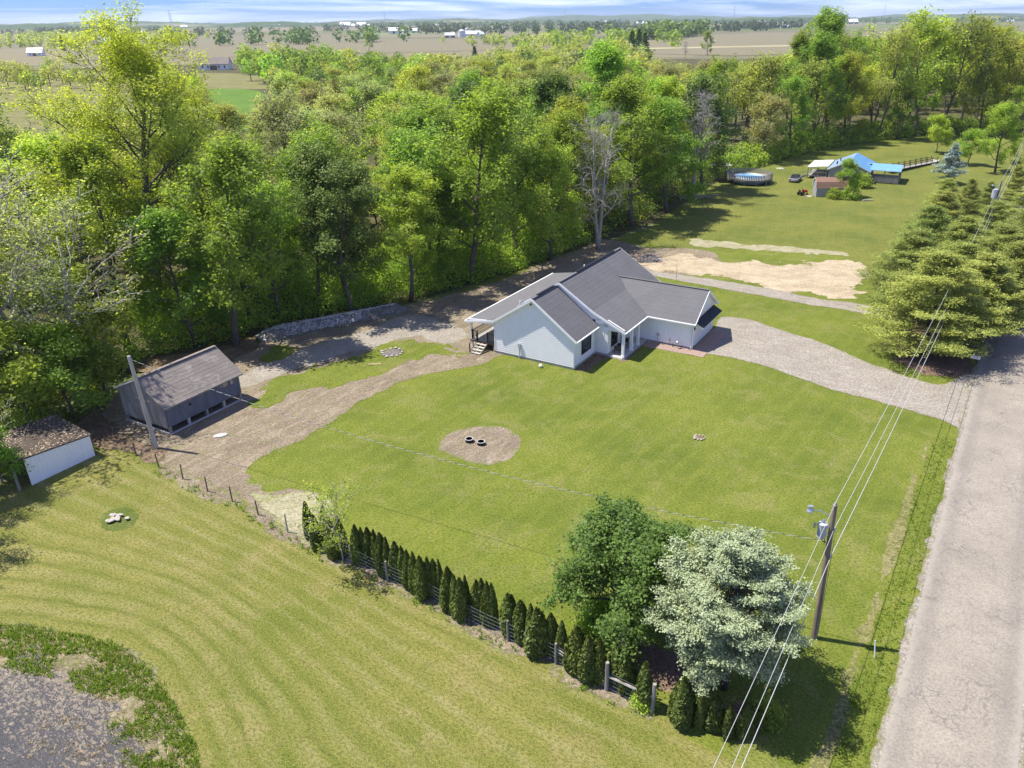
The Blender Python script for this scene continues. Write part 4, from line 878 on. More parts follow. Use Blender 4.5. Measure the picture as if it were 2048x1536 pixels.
treeline([((0, 54.5), (200, 53.5)), ((760, 68), (980, 68)), ((860, 64), (1000, 62)), ((980, 61), (1250, 57)), ((600, 64), (680, 63)), ((780, 66), (830, 64))], 'far', 24, 12, depth=50)
treeline([((500, 52), (700, 50.5)), ((700, 52), (1020, 48)), ((1020, 51), (1400, 45)), ((1400, 48), (1900, 40)), ((1700, 44), (2048, 42)), ((700, 59), (960, 54)), ((1500, 51), (1720, 47)), ((0, 51), (400, 49.5)), ((960, 54), (1260, 50)), ((1840, 47), (2048, 47))], 'far', 26, 22, depth=120)
for q, h, lab in (((345, 88), 24, 'cluster tree left of the radio mast base'), ((128, 102), 17, 'dark conifer clump left of the brown barn'), ((325, 84), 15, 'round tree just right of the brown barn'), ((738, 104), 17, 'bright rounded tree in front of the left ploughed field')):
    x, y = gp(*q); plant('field_tree', DKC if 'conifer' in lab else P_[('farA', 'bright' if 'bright' in lab else 'mid')], x, y, h, lab)
for q, h, w in (((1262, 122), 21, 1.1), ((1288, 125), 20, 1.1), ((1276, 118), 22, 1.0)):
    x, y = gp(*q); plant('dark_spruce', DKC, x, y, h, '%s dark spruce of the clump at the near corner of the big ploughed field' % {1262: 'left', 1288: 'right', 1276: 'middle'}[q[0]], 'dark spruces at the field corner', 'spruce', w)
x, y = gp(950, 128); plant('dark_spruce', DKC, x, y, 12, 'single dark cone-shaped evergreen among the olive trees in mid distance', None, 'spruce', 1.1)
# undergrowth along the front of the woods
rngU = np.random.default_rng(123)
def under(name, mats, line, n, hmax, back, size, per=9, lab=''):
    P = np.array([G(a, b)[:2] for a, b in line]); seg = np.linalg.norm(np.diff(P, axis=0), axis=1); cs = np.concatenate([[0], np.cumsum(seg)])
    for mi, m in enumerate(mats):
        nn = n // len(mats); s = rngU.uniform(0, cs[-1], nn); X = np.interp(s, cs, P[:, 0]); Y = np.interp(s, cs, P[:, 1])
        k = np.clip(np.searchsorted(cs, s) - 1, 0, len(seg) - 1); T = (P[k + 1] - P[k]) / seg[k][:, None]; N = np.stack([-T[:, 1], T[:, 0]], 1)
        N *= np.sign(N[:, 1:2] + 1e-9) ; bk = rngU.uniform(0, 1, nn) ** 1.3 * back; X += N[:, 0] * bk; Y += N[:, 1] * bk
        hm = hmax * (0.25 + 0.9 * vn(X * 0.35, Y * 0.35, 17 + mi)) * np.clip(0.35 + bk / 2.5, 0, 1); Z = hm * rngU.uniform(0, 1, nn) ** 0.6
        V, Fq, ti = leaves(rngU, np.stack([X, Y, Z], 1), per, 0.33, size)
        V[:, 2] = np.abs(V[:, 2]); o = mesh_np(name, V, Fq, LF[m], attrs={'tint': ('FACE', ti)}); tag(o, kind='stuff', label=lab)
under('undergrowth', ('bright', 'lime', 'mid', 'bright'), [(225, 760), (300, 715), (480, 676), (560, 648), (700, 624), (840, 596), (900, 580), (1000, 552), (1100, 516), (1180, 486)], 9500, 5.0, 15, 0.27, lab='leafy undergrowth along the front of the woods')
under('undergrowth', ('mid', 'dark'), [(1200, 478), (1290, 442), (1360, 392), (1410, 372), (1445, 352)], 2600, 4.5, 13, 0.32, lab='undergrowth at the neighbour side of the woods')
under('hedgerow', ('bright', 'mid', 'dark'), [(1450, 352), (1500, 340), (1560, 322), (1640, 300), (1740, 284), (1840, 272), (1960, 265), (2100, 262)], 5000, 4.5, 10, 0.42, lab='thick hedgerow along the far side of the neighbour lawn')
under('undergrowth', ('mid', 'lime'), [(-120, 930), (-20, 905), (30, 850), (130, 800), (220, 780)], 900, 2.4, 4, 0.2, lab='brush behind the white shed')

# ------------------------------------------------------------------ the white farmhouse
HB = G(1147, 740); HR = math.atan2(-.499, .867)
HE1 = np.array([.867, -.499]); HE2 = np.array([.499, .867])
def HW(u, v): q = HB[:2] + HE1 * u + HE2 * v; return q[0], q[1]
def sheet_in(name, poly_uv, step, z, mat, **k): return sheet(name, np.array([HW(*p) for p in poly_uv]), step, z, mat, **k)
H_ = empty('farmhouse', (HB[0], HB[1], 0), HR, 'white one-storey farmhouse with dark grey gabled roofs, attached garage and corner porch', 'house')
V_ = 4.5
def hb(name, mat, *boxes, parent=None):
    m = MB()
    for b in boxes: m.box(*b)
    return m.build(name, mat, parent or H_)
# foundation, walls
hb('foundation', CONC, (-8.75, -.03, .03, 18.2, -.2, .27), (-.02, 1.38, 4.53, 18.2, -.2, .25), (1.3, 7.95, 10.15, 16.45, -.2, .2))
w = MB(); w.prism([(-8.8, 0, .25), (0, 0, .25), (0, 0, 3.18), (-4.3, 0, 6.28), (-8.8, 0, 3.25)], (0, .12, 0)); gw = w.build('front_gable_wall', WHITE, H_)
z = 0.25
while z < 6.2:                                            # clapboards of the gable, one by one
    z1 = min(z + 0.182, 6.26)
    lo = -8.8 if z < 3.2 else -8.8 + (z - 3.2) * 4.5 / 3.05; hi = 0 if z < 3.15 else -(z - 3.15) * 4.3 / 3.1
    lo1 = -8.8 if z1 < 3.2 else -8.8 + (z1 - 3.2) * 4.5 / 3.05; hi1 = 0 if z1 < 3.15 else -(z1 - 3.15) * 4.3 / 3.1
    if hi1 - lo1 > 0.1:
        m = MB(); m.hexa([(lo, -.024, z), (hi, -.024, z), (hi, .0, z), (lo, .0, z)], [(lo1, -.002, z1), (hi1, -.002, z1), (hi1, .0, z1), (lo1, .0, z1)]); m.build('plank', WHITE, gw)
    z += 0.2
def vwall(name, p0, p1, z0, z1, nrm_, batten=0.4, th=.12):
    """wall between two plan points, outward normal nrm_, with upright battens"""
    p0 = np.array(p0, float); p1 = np.array(p1, float); nv = np.array(nrm_, float); m = MB()
    a = [(*p0, z0), (*p1, z0), (*(p1 - nv * th), z0), (*(p0 - nv * th), z0)]; b = [(x, y, z1) for x, y, _ in a]; m.hexa(a, b)
    o = m.build(name, WHITE, H_); L_ = np.linalg.norm(p1 - p0); d = (p1 - p0) / L_; k = int(L_ / batten); mm = MB()
    for i in range(1, k): q = p0 + d * (i * L_ / k) + nv * .008; mm.beam((*q, z0 + .01), (*q, z1 - .01), .045, .022, (nv[0], nv[1], 0))
    if k > 1: c = mm.build('battens', WHITE, o); tag(c, kind='stuff')
    return o
vwall('side_wall', (0, .001), (0, 4.38), .25, 3.15, (1, 0))
vwall('entry_wall', (0.001, V_), (1.4, V_), .25, 3.75, (0, -1))
vwall('porch_wall', (1.4, V_ + .001), (1.4, 10.1), .25, 3.6, (1, 0), 0.5)
vwall('garage_wall', (1.4, 10.1), (8.0, 10.1), .2, 2.95, (0, -1), 0.41)
vwall('rear_wall', (-8.8, 18.3), (1.4, 18.3), .25, 3.4, (0, 1), 5)
vwall('deck_wall', (-8.8, 0.13), (-8.8, 18.3), .25, 3.3, (-1, 0), 5)
vwall('rear_side_wall', (1.4, 16.5), (1.4, 18.3), .25, 3.2, (1, 0), 5)
vwall('garage_rear_wall', (1.4, 16.5), (8.0, 16.5), .2, 2.95, (0, 1), 5)
# big gable above the low roof, and the garage gable with its door opening
m = MB(); m.prism([(-8.6, V_ - .0, 3.3), (1.4, V_, 3.3), (1.4, V_, 3.75), (3.12, V_, 2.98), (3.12, V_, 2.72), (1.4, V_, 2.72), (1.4, V_, 3.0), (-8.6, V_, 3.0)], (0, .12, 0)); m.build('porch_gable_panel', WHITE, H_)
m = MB(); m.prism([(-8.5, V_, 3.4), (0.6, V_, 3.6), (0.6, V_, 4.05), (-.2, V_, 4.32), (-3.95, V_, 6.68), (-8.5, V_, 3.7)], (0, .12, 0)); m.build('main_gable_wall', WHITE, H_)
m = MB(); m.prism([(-8.5, 18.3, 3.3), (1.4, 18.3, 3.2), (-3.95, 18.3, 6.68)], (0, -.12, 0)); m.build('rear_gable_wall', WHITE, H_)
m = MB(); m.prism([(8.0, 10.1, 2.72), (8.0, 16.5, 2.72), (8.0, 16.5, 2.95), (8.0, 13.4, 5.1), (8.0, 10.1, 2.95)], (-.12, 0, 0)).box(7.88, 8.0, 10.1, 10.85, .2, 2.72).box(7.88, 8.0, 15.75, 16.5, .2, 2.72); m.build('garage_gable_wall', WHITE, H_)
gd = hb('garage_door', TRIM, (7.90, 7.93, 10.85, 15.75, .05, 2.72))
for i in range(4): hb('panel', TRIM, (7.931, 7.955, 10.9, 15.7, .07 + i * .665, .07 + i * .665 + .63), parent=gd)
aw = MB(); aw.hexa([(8.02, 10.45, 2.78), (8.02, 16.15, 2.78), (8.95, 16.15, 2.28), (8.95, 10.45, 2.28)], [(8.02, 10.45, 2.86), (8.02, 16.15, 2.86), (8.98, 16.15, 2.35), (8.98, 10.45, 2.35)]); awn = aw.build('awning', DARKM, H_)
for i in range(14):
    v = 10.55 + i * 5.5 / 13; r = MB(); r.beam((8.04, v, 2.865), (8.97, v, 2.37), .03, .03); r.build('rib', DARKM, awn)
br = MB(); br.beam((8.9, 10.48, 2.3), (8.02, 10.48, 2.3), .06, .1).beam((8.9, 16.12, 2.3), (8.02, 16.12, 2.3), .06, .1).beam((8.9, 10.45, 2.27), (8.9, 16.15, 2.27), .05, .12); br.build('awning_frame', TRIM, H_)
# roofs
def roof(name, a, b, c, d, mat=SHINGLE, parent=None, course=.26, th=.10, par=None):
    """a-b eave, d-c ridge (d above a); slab with stepped courses"""
    par = par or H_; a, b, c, d = [np.array(p, float) for p in (a, b, c, d)]
    nv = np.cross(b - a, d - a); nv /= np.linalg.norm(nv); nv = nv if nv[2] > 0 else -nv
    s = MB(); s.hexa([a - nv * th, b - nv * th, c - nv * th, d - nv * th], [a, b, c, d]); o = s.build(name, TRIM, par)
    L_ = np.linalg.norm(d - a); n = max(2, int(L_ / course)); m = MB()
    for i in range(n):
        t0, t1 = i / n, min(1.0, (i + 1.25) / n)
        p = [a + (d - a) * t0, b + (c - b) * t0, b + (c - b) * t1, a + (d - a) * t1]; j = 0.004 * (i % 2)
        lo = [q + nv * .002 for q in p]; hi = [p[0] + nv * (.016 + j), p[1] + nv * (.016 + j), p[2] + nv * .006, p[3] + nv * .006]; m.hexa(lo, hi)
    sh = m.build('shingles', mat, o); tag(sh, kind='stuff'); return o
R1r, R2r = (-4.3, 6.42), (-3.95, 6.78)
roof('front_slope', (.45, -.31, 2.98), (.45, V_ - .01, 2.98), (R1r[0], V_ - .01, R1r[1]), (R1r[0], -.31, R1r[1]))
roof('back_slope', (-8.85, V_ - .01, 3.42), (-8.85, -.31, 3.42), (R1r[0], -.31, R1r[1]), (R1r[0], V_ - .01, R1r[1]))
roof('porch_roof', (-12.1, 17.8, 2.88), (-12.1, -.22, 2.88), (-8.80, -.22, 3.45), (-8.80, 17.8, 3.45))
KN = (-.2, 4.43)
roof('main_front_slope', (KN[0], V_ - .2, KN[1]), (KN[0], 18.55, KN[1]), (R2r[0], 18.55, R2r[1]), (R2r[0], V_ - .2, R2r[1]))
roof('main_back_slope', (-8.85, 18.55, 3.56), (-8.85, V_ - .2, 3.56), (R2r[0], V_ - .2, R2r[1]), (R2r[0], 18.55, R2r[1]))
roof('corner_porch_roof', (3.3, V_ - .2, 2.83), (3.3, 12.6, 2.83), (KN[0], 12.6, KN[1] + .003), (KN[0], V_ - .2, KN[1] + .003))
roof('rear_low_slope', (1.85, 15.9, 3.08), (1.85, 18.55, 3.08), (KN[0], 18.55, KN[1] + .003), (KN[0], 15.9, KN[1] + .003))
roof('garage_front_slope', (-1.7, 9.72, 2.80), (8.32, 9.72, 2.80), (8.32, 13.35, 5.28), (-1.7, 13.35, 5.28))
roof('garage_back_slope', (8.32, 16.98, 2.80), (-1.7, 16.98, 2.80), (-1.7, 13.35, 5.28), (8.32, 13.35, 5.28))
for a, b in (((R1r[0], -.2, R1r[1] + .04), (R1r[0], V_, R1r[1] + .04)), ((R2r[0], V_ - .15, R2r[1] + .04), (R2r[0], 18.5, R2r[1] + .04)), ((-1.6, 13.35, 5.32), (8.3, 13.35, 5.32))):
    m = MB(); m.beam(a, b, .26, .05); m.build('ridge_cap', SHINGLE, H_)
m = MB(); m.beam((R1r[0], .7, R1r[1] + .1), (R1r[0], 3.9, R1r[1] + .1), .22, .08); m.build('ridge_vent', BLACK, H_)
m = MB(); m.beam((R2r[0], 8.0, R2r[1] + .1), (R2r[0], 16.8, R2r[1] + .1), .22, .08); m.build('ridge_vent', BLACK, H_)
# fascia and gutters
for i, (a, b) in enumerate((((.47, -.33, 2.88), (R1r[0], -.33, R1r[1] - .1)), ((R1r[0], -.33, R1r[1] - .1), (-8.85, -.33, 3.32)), ((-8.85, -.24, 3.35), (-12.1, -.24, 2.80)),
        ((3.32, V_ - .22, 2.74), (KN[0], V_ - .22, KN[1] - .1)), ((KN[0], V_ - .22, KN[1] - .1), (R2r[0], V_ - .22, R2r[1] - .1)), ((R2r[0], V_ - .22, R2r[1] - .1), (-7.9, V_ - .22, 4.0)),
        ((8.34, 9.7, 2.70), (8.34, 13.35, 5.18)), ((8.34, 13.35, 5.18), (8.34, 17.0, 2.70)), ((R2r[0], 18.57, R2r[1] - .1), (1.85, 18.57, 3.0)))):
    m = MB(); m.beam(a, b, .04, .2); m.build('fascia', TRIM, H_)
for a, b in (((.5, -.22, 2.93), (.5, V_ - .2, 2.93)), ((3.35, V_ - .2, 2.78), (3.35, 9.75, 2.78)), ((3.3, 9.67, 2.76), (8.3, 9.67, 2.76)), ((-12.15, -.22, 2.84), (-12.15, 17.8, 2.84)), ((8.3, 17.03, 2.76), (2, 17.03, 2.76))):
    m = MB(); m.beam(a, b, .11, .12); m.build('gutter', TRIM, H_)
m = MB(); m.hexa([(0, -.2, 2.86), (.44, -.2, 2.86), (.44, 4.3, 2.86), (0, 4.3, 2.86)], [(0, -.2, 2.88), (.44, -.2, 2.88), (.44, 4.3, 2.88), (0, 4.3, 2.88)]); m.build('soffit', TRIM, H_)
for x, y, zt in ((.06, .06, 2.9), (.06, 4.3, 2.9), (8.06, 10.06, 2.7), (7.9, 10.02, 2.7)):
    m = MB(); m.box(x - .05, x + .05, y - .09, y - .01, .15, zt); m.build('downspout', TRIM, H_)
for (a, b, c) in ((-8.82, -.045, 0), (-.07, -.045, 0)): m = MB(); m.box(a, a + .1, b - .01, b + .01, .25, 3.1); m.build('corner_board', TRIM, H_)
# windows
def window(u0, v0, v1, z0, z1, name='window'):
    f = MB(); t = .07; x0, x1 = u0 + .012, u0 + .07
    f.box(x0, x1, v0, v1, z0, z0 + t).box(x0, x1, v0, v1, z1 - t, z1).box(x0, x1, v0, v0 + t, z0 + t, z1 - t).box(x0, x1, v1 - t, v1, z0 + t, z1 - t).box(x0, x1 - .01, v0 + t, v1 - t, (z0 + z1) / 2 - .02, (z0 + z1) / 2 + .02)
    wn = f.build(name, BLACK, H_); m = MB(); m.box(x0, x0 + .02, v0 + t, v1 - t, z0 + t, z1 - t); m.build('pane', GLASS, wn)
    m = MB(); m.box(u0 + .006, x0 + .03, v0 - .08, v1 + .08, z0 - .08, z0).box(u0 + .006, x0 + .03, v0 - .08, v1 + .08, z1, z1 + .08).box(u0 + .006, x0 + .03, v0 - .08, v0, z0, z1).box(u0 + .006, x0 + .03, v1, v1 + .08, z0, z1); m.build('casing', TRIM, wn)
window(0, 1.5, 3.55, .95, 2.4); window(1.4, 5.1, 6.6, .75, 2.45)
d = hb('front_door', BLACK, (1.41, 1.47, 7.5, 8.45, .25, 2.35)); hb('pane', GLASS, (1.472, 1.482, 7.65, 8.3, 1.1, 2.2), parent=d); hb('handle', STEEL, (1.47, 1.53, 7.56, 7.6, 1.15, 1.3), parent=d)
# corner porch
hb('porch_floor', CONC, (1.41, 3.2, V_ - .05, 10.08, -.1, .2)); hb('porch_step', TRIM, (1.7, 3.0, V_ - .12, V_ - .055, .02, .19))
for v in (4.62, 6.6, 8.2): 
    m = MB(); m.box(2.84, 3.1, v - .13, v + .13, .2, 2.72).box(2.80, 3.14, v - .17, v + .17, .2, .36).box(2.80, 3.14, v - .17, v + .17, 2.55, 2.7); m.build('porch_column', TRIM, H_)
m = MB(); m.beam((2.97, V_, 2.64), (2.97, 10.0, 2.64), .2, .18); m.build('porch_beam', TRIM, H_)
hb('porch_ceiling', TRIM, (1.41, 3.2, V_ + .12, 10.0, 2.74, 2.77))
# deck along the back-left side with steps
hb('deck_floor', CONC, (-11.75, -8.83, 0.1, 17.6, .74, .86)); hb('deck_skirt', WOODD, (-11.75, -8.83, .06, .1, .66, .86), (-11.8, -11.75, .06, 17.6, .62, .86))
for v in (.2, 4.4, 8.7, 13, 17.4): m = MB(); m.box(-11.75, -11.58, v - .08, v + .08, 0, 2.85); m.build('deck_post', TRIM, H_)
for u in (-9.0, -10.2): m = MB(); m.box(u - .06, u + .06, .1, .22, 0, .74); m.build('pier', WOODT, H_)
m = MB(); m.beam((-11.66, -.1, 2.72), (-11.66, 17.7, 2.72), .16, .2).beam((-11.7, -.1, 2.95), (-8.8, -.1, 3.2), .06, .4); m.build('deck_beam', TRIM, H_)
def railing(p0, p1, parent, z=.86, h=.95, mat=BLACK, name='railing', sp=.14):
    p0 = np.array(p0, float); p1 = np.array(p1, float); m = MB(); L_ = np.linalg.norm(p1 - p0); n = max(1, int(L_ / sp))
    z0a, z0b = (z, z) if not hasattr(z, '__len__') else z
    m.beam((*p0, z0a + h), (*p1, z0b + h), .05, .05).beam((*p0, z0a + .1), (*p1, z0b + .1), .04, .04)
    for i in range(n + 1): t = i / n; q = p0 + (p1 - p0) * t; zz = z0a + (z0b - z0a) * t; m.box(q[0] - .012, q[0] + .012, q[1] - .012, q[1] + .012, zz + .1, zz + h)
    for q, zz in ((p0, z0a), (p1, z0b)): m.box(q[0] - .045, q[0] + .045, q[1] - .045, q[1] + .045, zz, zz + h + .1)
    return m.build(name, mat, parent)
railing((-11.6, .3), (-11.6, 4.3), H_); railing((-11.6, 4.5), (-11.6, 8.6), H_); railing((-11.6, .15), (-10.95, .15), H_); railing((-9.75, .15), (-8.9, .15), H_)
st = MB(); 
for s in (-10.85, -9.8, -10.32): st.hexa([(s - .03, .05, .74), (s + .03, .05, .74), (s + .03, .05, .5), (s - .03, .05, .5)], [(s - .03, -1.35, .05), (s + .03, -1.35, .05), (s + .03, -1.2, -.02), (s - .03, -1.2, -.02)])
stp = st.build('steps', WOODT, H_)
for i in range(4): hb('tread', simple('worn_step_tread', (.45, .42, .37), .8) if i == 0 else bpy.data.materials['worn_step_tread'], (-10.9, -9.75, -.35 * i - .3, -.35 * i - .02, .62 - .175 * i, .66 - .175 * i), parent=stp)
railing((-10.93, .0), (-10.93, -1.3), stp, z=(.75, .1), h=.85, sp=.5)
# wall fittings
m = MB(); m.box(-6.05, -5.75, -.16, -.04, 1.15, 1.6); mt = m.build('meter_box', GREYP, H_); m = MB(); m.tube([(-5.9, -.1, 1.15), (-5.9, -.1, 0)], .05); m.build('conduit', GREYP, mt)
m = MB(); m.box(-4.6, -4.45, -.12, -.04, 5.75, 5.85).tube([(-4.52, -.1, 5.8), (-4.52, -.25, 5.72)], .04); m.build('security_camera', BLACK, H_)
m = MB(); m.box(8.0, 8.12, 10.3, 10.45, 2.0, 2.25); m.build('wall_lamp', BLACK, H_)
m = MB(); m.tube([(-7.0, 2.0, 4.4), (-7.0, 2.0, 5.1)], .06); m.build('vent_pipe', TRIM, H_); m = MB(); m.tube([(-6.0, 13.8, 5.0), (-6.0, 13.8, 5.8)], .07); m.build('vent_pipe', TRIM, H_)
m = MB(); m.tube([(4.4, 10.0, .2), (4.4, 10.0, 1.0)], .03).box(4.3, 4.5, 9.93, 10.07, .85, 1.1); m.build('gas_meter', GREYP, H_)
m = MB(); m.box(5.6, 5.75, 9.98, 10.07, .5, .7).tube([(5.68, 10.02, .5), (5.68, 10.02, .1)], .02); m.build('outlet_box', GREYP, H_)
# things standing around the house
def house_thing(name, u, v, z, rz, label, cat, group=None):
    x, y = HW(u, v); return empty(name, (x, y, z), HR + rz, label, cat, group)
def chair(u, v, rz, label):
    e = house_thing('patio_chair', u, v, .2, rz, label, 'chair', 'chairs on the corner porch')
    m = MB(); m.box(-.25, .25, -.25, .25, .40, .45); m.build('seat', BLACK, e)
    m = MB(); m.box(-.22, .22, -.2, .22, .451, .51); m.build('cushion', FABR, e)
    m = MB(); m.hexa([(-.25, -.25, .47), (.25, -.25, .47), (.25, -.21, .47), (-.25, -.21, .47)], [(-.25, -.38, .95), (.25, -.38, .95), (.25, -.34, .95), (-.25, -.34, .95)]); m.build('backrest', BLACK, e)
    for a in (-1, 1):
        for b in (-1, 1): m = MB(); m.beam((a * .22, b * .22, .4), (a * .25, b * .26, 0), .04, .04); m.build('leg', BLACK, e)
        m = MB(); m.beam((a * .25, -.3, .66), (a * .25, .22, .64), .05, .03).beam((a * .25, .2, .64), (a * .25, .2, .42), .03, .03); m.build('armrest', BLACK, e)
    return e
chair(2.05, 5.2, math.radians(20), 'dark patio chair nearest the porch step, in front of the window')
chair(2.05, 6.9, math.radians(160), 'dark patio chair deeper in the corner porch behind the table')
e = house_thing('patio_table', 2.05, 6.05, .2, 0, 'small dark round table between the two porch chairs', 'table')
m = MB(); m.lathe([(.36, .60), (.38, .62), (.36, .64)], n=16); m.build('tabletop', BLACK, e); m = MB(); m.tube([(0, 0, .60), (0, 0, .05)], .03); m.build('stem', BLACK, e); m = MB(); m.lathe([(.22, 0), (.2, .03), (.04, .06)], n=12); m.build('base', BLACK, e)
e = house_thing('white_bucket', 2.75, 7.5, .2, 0, 'small white bucket on the porch between the two far columns', 'bucket'); m = MB(); m.lathe([(.12, 0), (.15, .3), (.155, .34), (.13, .34), (.11, .04)], n=12); m.build('bucket_body', TRIM, e); m = MB(); m.tube([(-.15, 0, .3), (-.1, 0, .44), (.1, 0, .44), (.15, 0, .3)], .01, 4); m.build('handle', STEEL, e)
e = house_thing('globe_lamp', 6.65, 9.6, 0, 0, 'silver globe on a short post before the garage wall', 'lamp'); m = MB(); m.lathe([(.03, 0), (.03, .5)], n=6); m.build('post', STEEL, e); m = MB(); m.lathe([(.02, .48), (.12, .52), (.17, .62), (.17, .68), (.12, .78), (.02, .82)], n=14); m.build('globe', STEEL, e, True)
for i, (u, v, l) in enumerate(((5.0, 9.75, 'nearest the gas meter'), (6.1, 9.75, 'just left of the silver globe'), (7.1, 9.75, 'just right of the silver globe'), (7.85, 9.7, 'at the garage corner'))):
    e = house_thing('path_light', u, v, 0, 0, 'small black path light by the garage wall, %s' % l, 'path light', 'black path lights along the garage wall'); m = MB(); m.tube([(0, 0, 0), (0, 0, .3)], .025, 5).lathe([(.03, .3), (.08, .32), (.02, .38)], n=8); m.build('post', BLACK, e)
x, y = HW(-3.0, -1.0); e = empty('white_ball', (x, y, 0), 0, 'white ball lying in the grass below the gable wall', 'ball'); m = MB(); m.lathe([(.03, 0), (.13, .05), (.18, .16), (.18, .22), (.13, .33), (.03, .37)], n=14); m.build('ball', TRIM, e, True)
# beds and pavers round the house
sheet_in('mulch_bed', [(.05, .0), (1.25, .25), (1.3, 2.4), (1.45, 4.3), (3.1, 4.2), (3.2, 3.7), (3.5, 4.4), (3.45, 6), (3.4, 10.0), (.1, 10.0), (.1, 4.4)], 0.15, .014, MULCH, amp=.1, freq=.8, seed=71, smooth=False)
pv = MB(); pv.box(3.3, 8.9, 8.65, 10.06, 0, .03); PVA = pv.build('paver_apron', CONC, None, loc=(HB[0], HB[1], 0), rz=HR); tag(PVA, kind='structure')
me_ = MB().box(-.19, .19, -.095, .095, 0, .02).mesh('paver', PAVER)
rp = random.Random(3)
k = 0
for i in range(14):
    for j in range(7):
        if rp.random() < .03: continue
        o = link_mesh('paver', me_, PVA, (3.52 + i * .4 + (.2 if j % 2 else 0) * .0, 8.76 + j * .2, .03), 0)
pa2 = MB().box(8.02, 9.7, 8.65, 16.6, 0, .03).build('paver_strip', PAVER, None, loc=(HB[0], HB[1], 0), rz=HR); tag(pa2, kind='structure')
me_ = MB().box(-.4, .4, -.19, .19, 0, .015).mesh('paver', PAVER)
for i in range(2):
    for j in range(19): link_mesh('paver', me_, pa2, (8.45 + i * .84, 8.88 + j * .41, .03))

# ------------------------------------------------------------------ grey shed
def frame_of(p, q):
    a = G(*p)[:2]; b = G(*q)[:2]; e = (b - a) / np.linalg.norm(b - a); return a, math.atan2(e[1], e[0]), np.linalg.norm(b - a)
a, rz, L_ = frame_of((341.8, 869.7), (485.4, 798.6))
S = empty('grey_shed', (a[0], a[1], 0), rz, 'raised grey wooden shed with a worn brown shingle roof beside the leaning pole', 'shed')
L_ = 7.3; Dp = 5.6
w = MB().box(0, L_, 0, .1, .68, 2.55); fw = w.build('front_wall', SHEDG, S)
for i in range(6): m = MB(); m.box(i * L_ / 6 + .01, (i + 1) * L_ / 6 - .01, -.022, -.001, .70 + .02 * (i % 2), 2.54); m.build('panel', SHEDG, fw)
m = MB(); m.box(5.6, 6.05, -.05, -.023, 1.9, 2.2); m.build('window_patch', WOODT, fw); m = MB(); m.box(6.35, 6.6, -.05, -.023, 1.85, 2.35); m.build('window_patch', WOODT, fw); m = MB(); m.box(5.35, 5.45, -.05, -.023, 1.95, 2.1); m.build('window_patch', WOODT, fw)
m = MB(); m.box(2.1, 2.35, -.03, -.024, 1.65, 1.9); m.build('hole', BLACK, fw)
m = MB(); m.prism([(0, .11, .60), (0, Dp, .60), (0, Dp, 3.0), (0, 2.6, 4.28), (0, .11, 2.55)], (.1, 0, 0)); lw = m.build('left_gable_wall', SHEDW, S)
for i in range(9):
    v0, v1 = .12 + i * .605, .12 + (i + 1) * .605 - .03; top = lambda v: 2.52 + (v - .11) * .69 if v < 2.6 else 4.24 - (v - 2.6) * .43
    m = MB(); m.hexa([(-.03, v0, .50 + .1 * ((i * 7) % 3)), (-.03, v1, .52 + .08 * ((i * 5) % 3)), (-.001, v1, .5), (-.001, v0, .5)], [(-.03, v0, top(v0)), (-.03, v1, top(v1)), (-.001, v1, top(v1)), (-.001, v0, top(v0))]); m.build('panel', SHEDW, lw)
m = MB(); m.beam((-.05, .2, 2.5), (-.05, 3.6, 2.62), .05, .08); m.build('trim_board', WOODT, lw)
m = MB(); m.prism([(L_, .11, .60), (L_, Dp, .60), (L_, Dp, 3.0), (L_, 2.6, 4.28), (L_, .11, 2.55)], (-.1, 0, 0)); m.build('right_gable_wall', SHEDW, S)
m = MB(); m.box(.1, L_ - .1, Dp - .1, Dp, .6, 3.0); m.build('back_wall', SHEDW, S)
m = MB(); m.box(.05, L_ - .05, .1, Dp - .1, .60, .68); m.build('floor_deck', WOODG, S)
for i in range(5):
    for v in (.1, 2.8, Dp - .1): m = MB(); uu = .12 + i * (L_ - .24) / 4; m.box(uu - .1, uu + .1, v - .1, v + .1, 0, .66 if v > 1 else .7); m.build('foundation_post', CONC if i % 2 else WOODG, S)
m = MB(); m.box(0, L_, -.08, .1, 0, .10).box(-.08, .08, .1, Dp, 0, .12); m.build('sill_kerb', CONC, S)
roof('front_slope', (-.22, -.3, 2.46), (L_ + .22, -.3, 2.46), (L_ + .22, 2.6, 4.44), (-.22, 2.6, 4.44), OLDSH, par=S, course=.35)
roof('back_slope', (L_ + .22, Dp + .25, 3.0), (-.22, Dp + .25, 3.0), (-.22, 2.6, 4.44), (L_ + .22, 2.6, 4.44), OLDSH, par=S, course=.35)
m = MB(); m.beam((-.22, 2.6, 4.5), (L_ + .22, 2.6, 4.5), .3, .04); m.build('ridge_cap', OLDSH, S)
m = MB(); m.beam((-.25, -.32, 2.42), (L_ + .25, -.32, 2.42), .04, .14).beam((L_ + .25, -.32, 2.42), (L_ + .25, 2.6, 4.38), .04, .12).beam((-.25, -.32, 2.42), (-.25, 2.6, 4.38), .04, .12); m.build('fascia', WOODG, S)
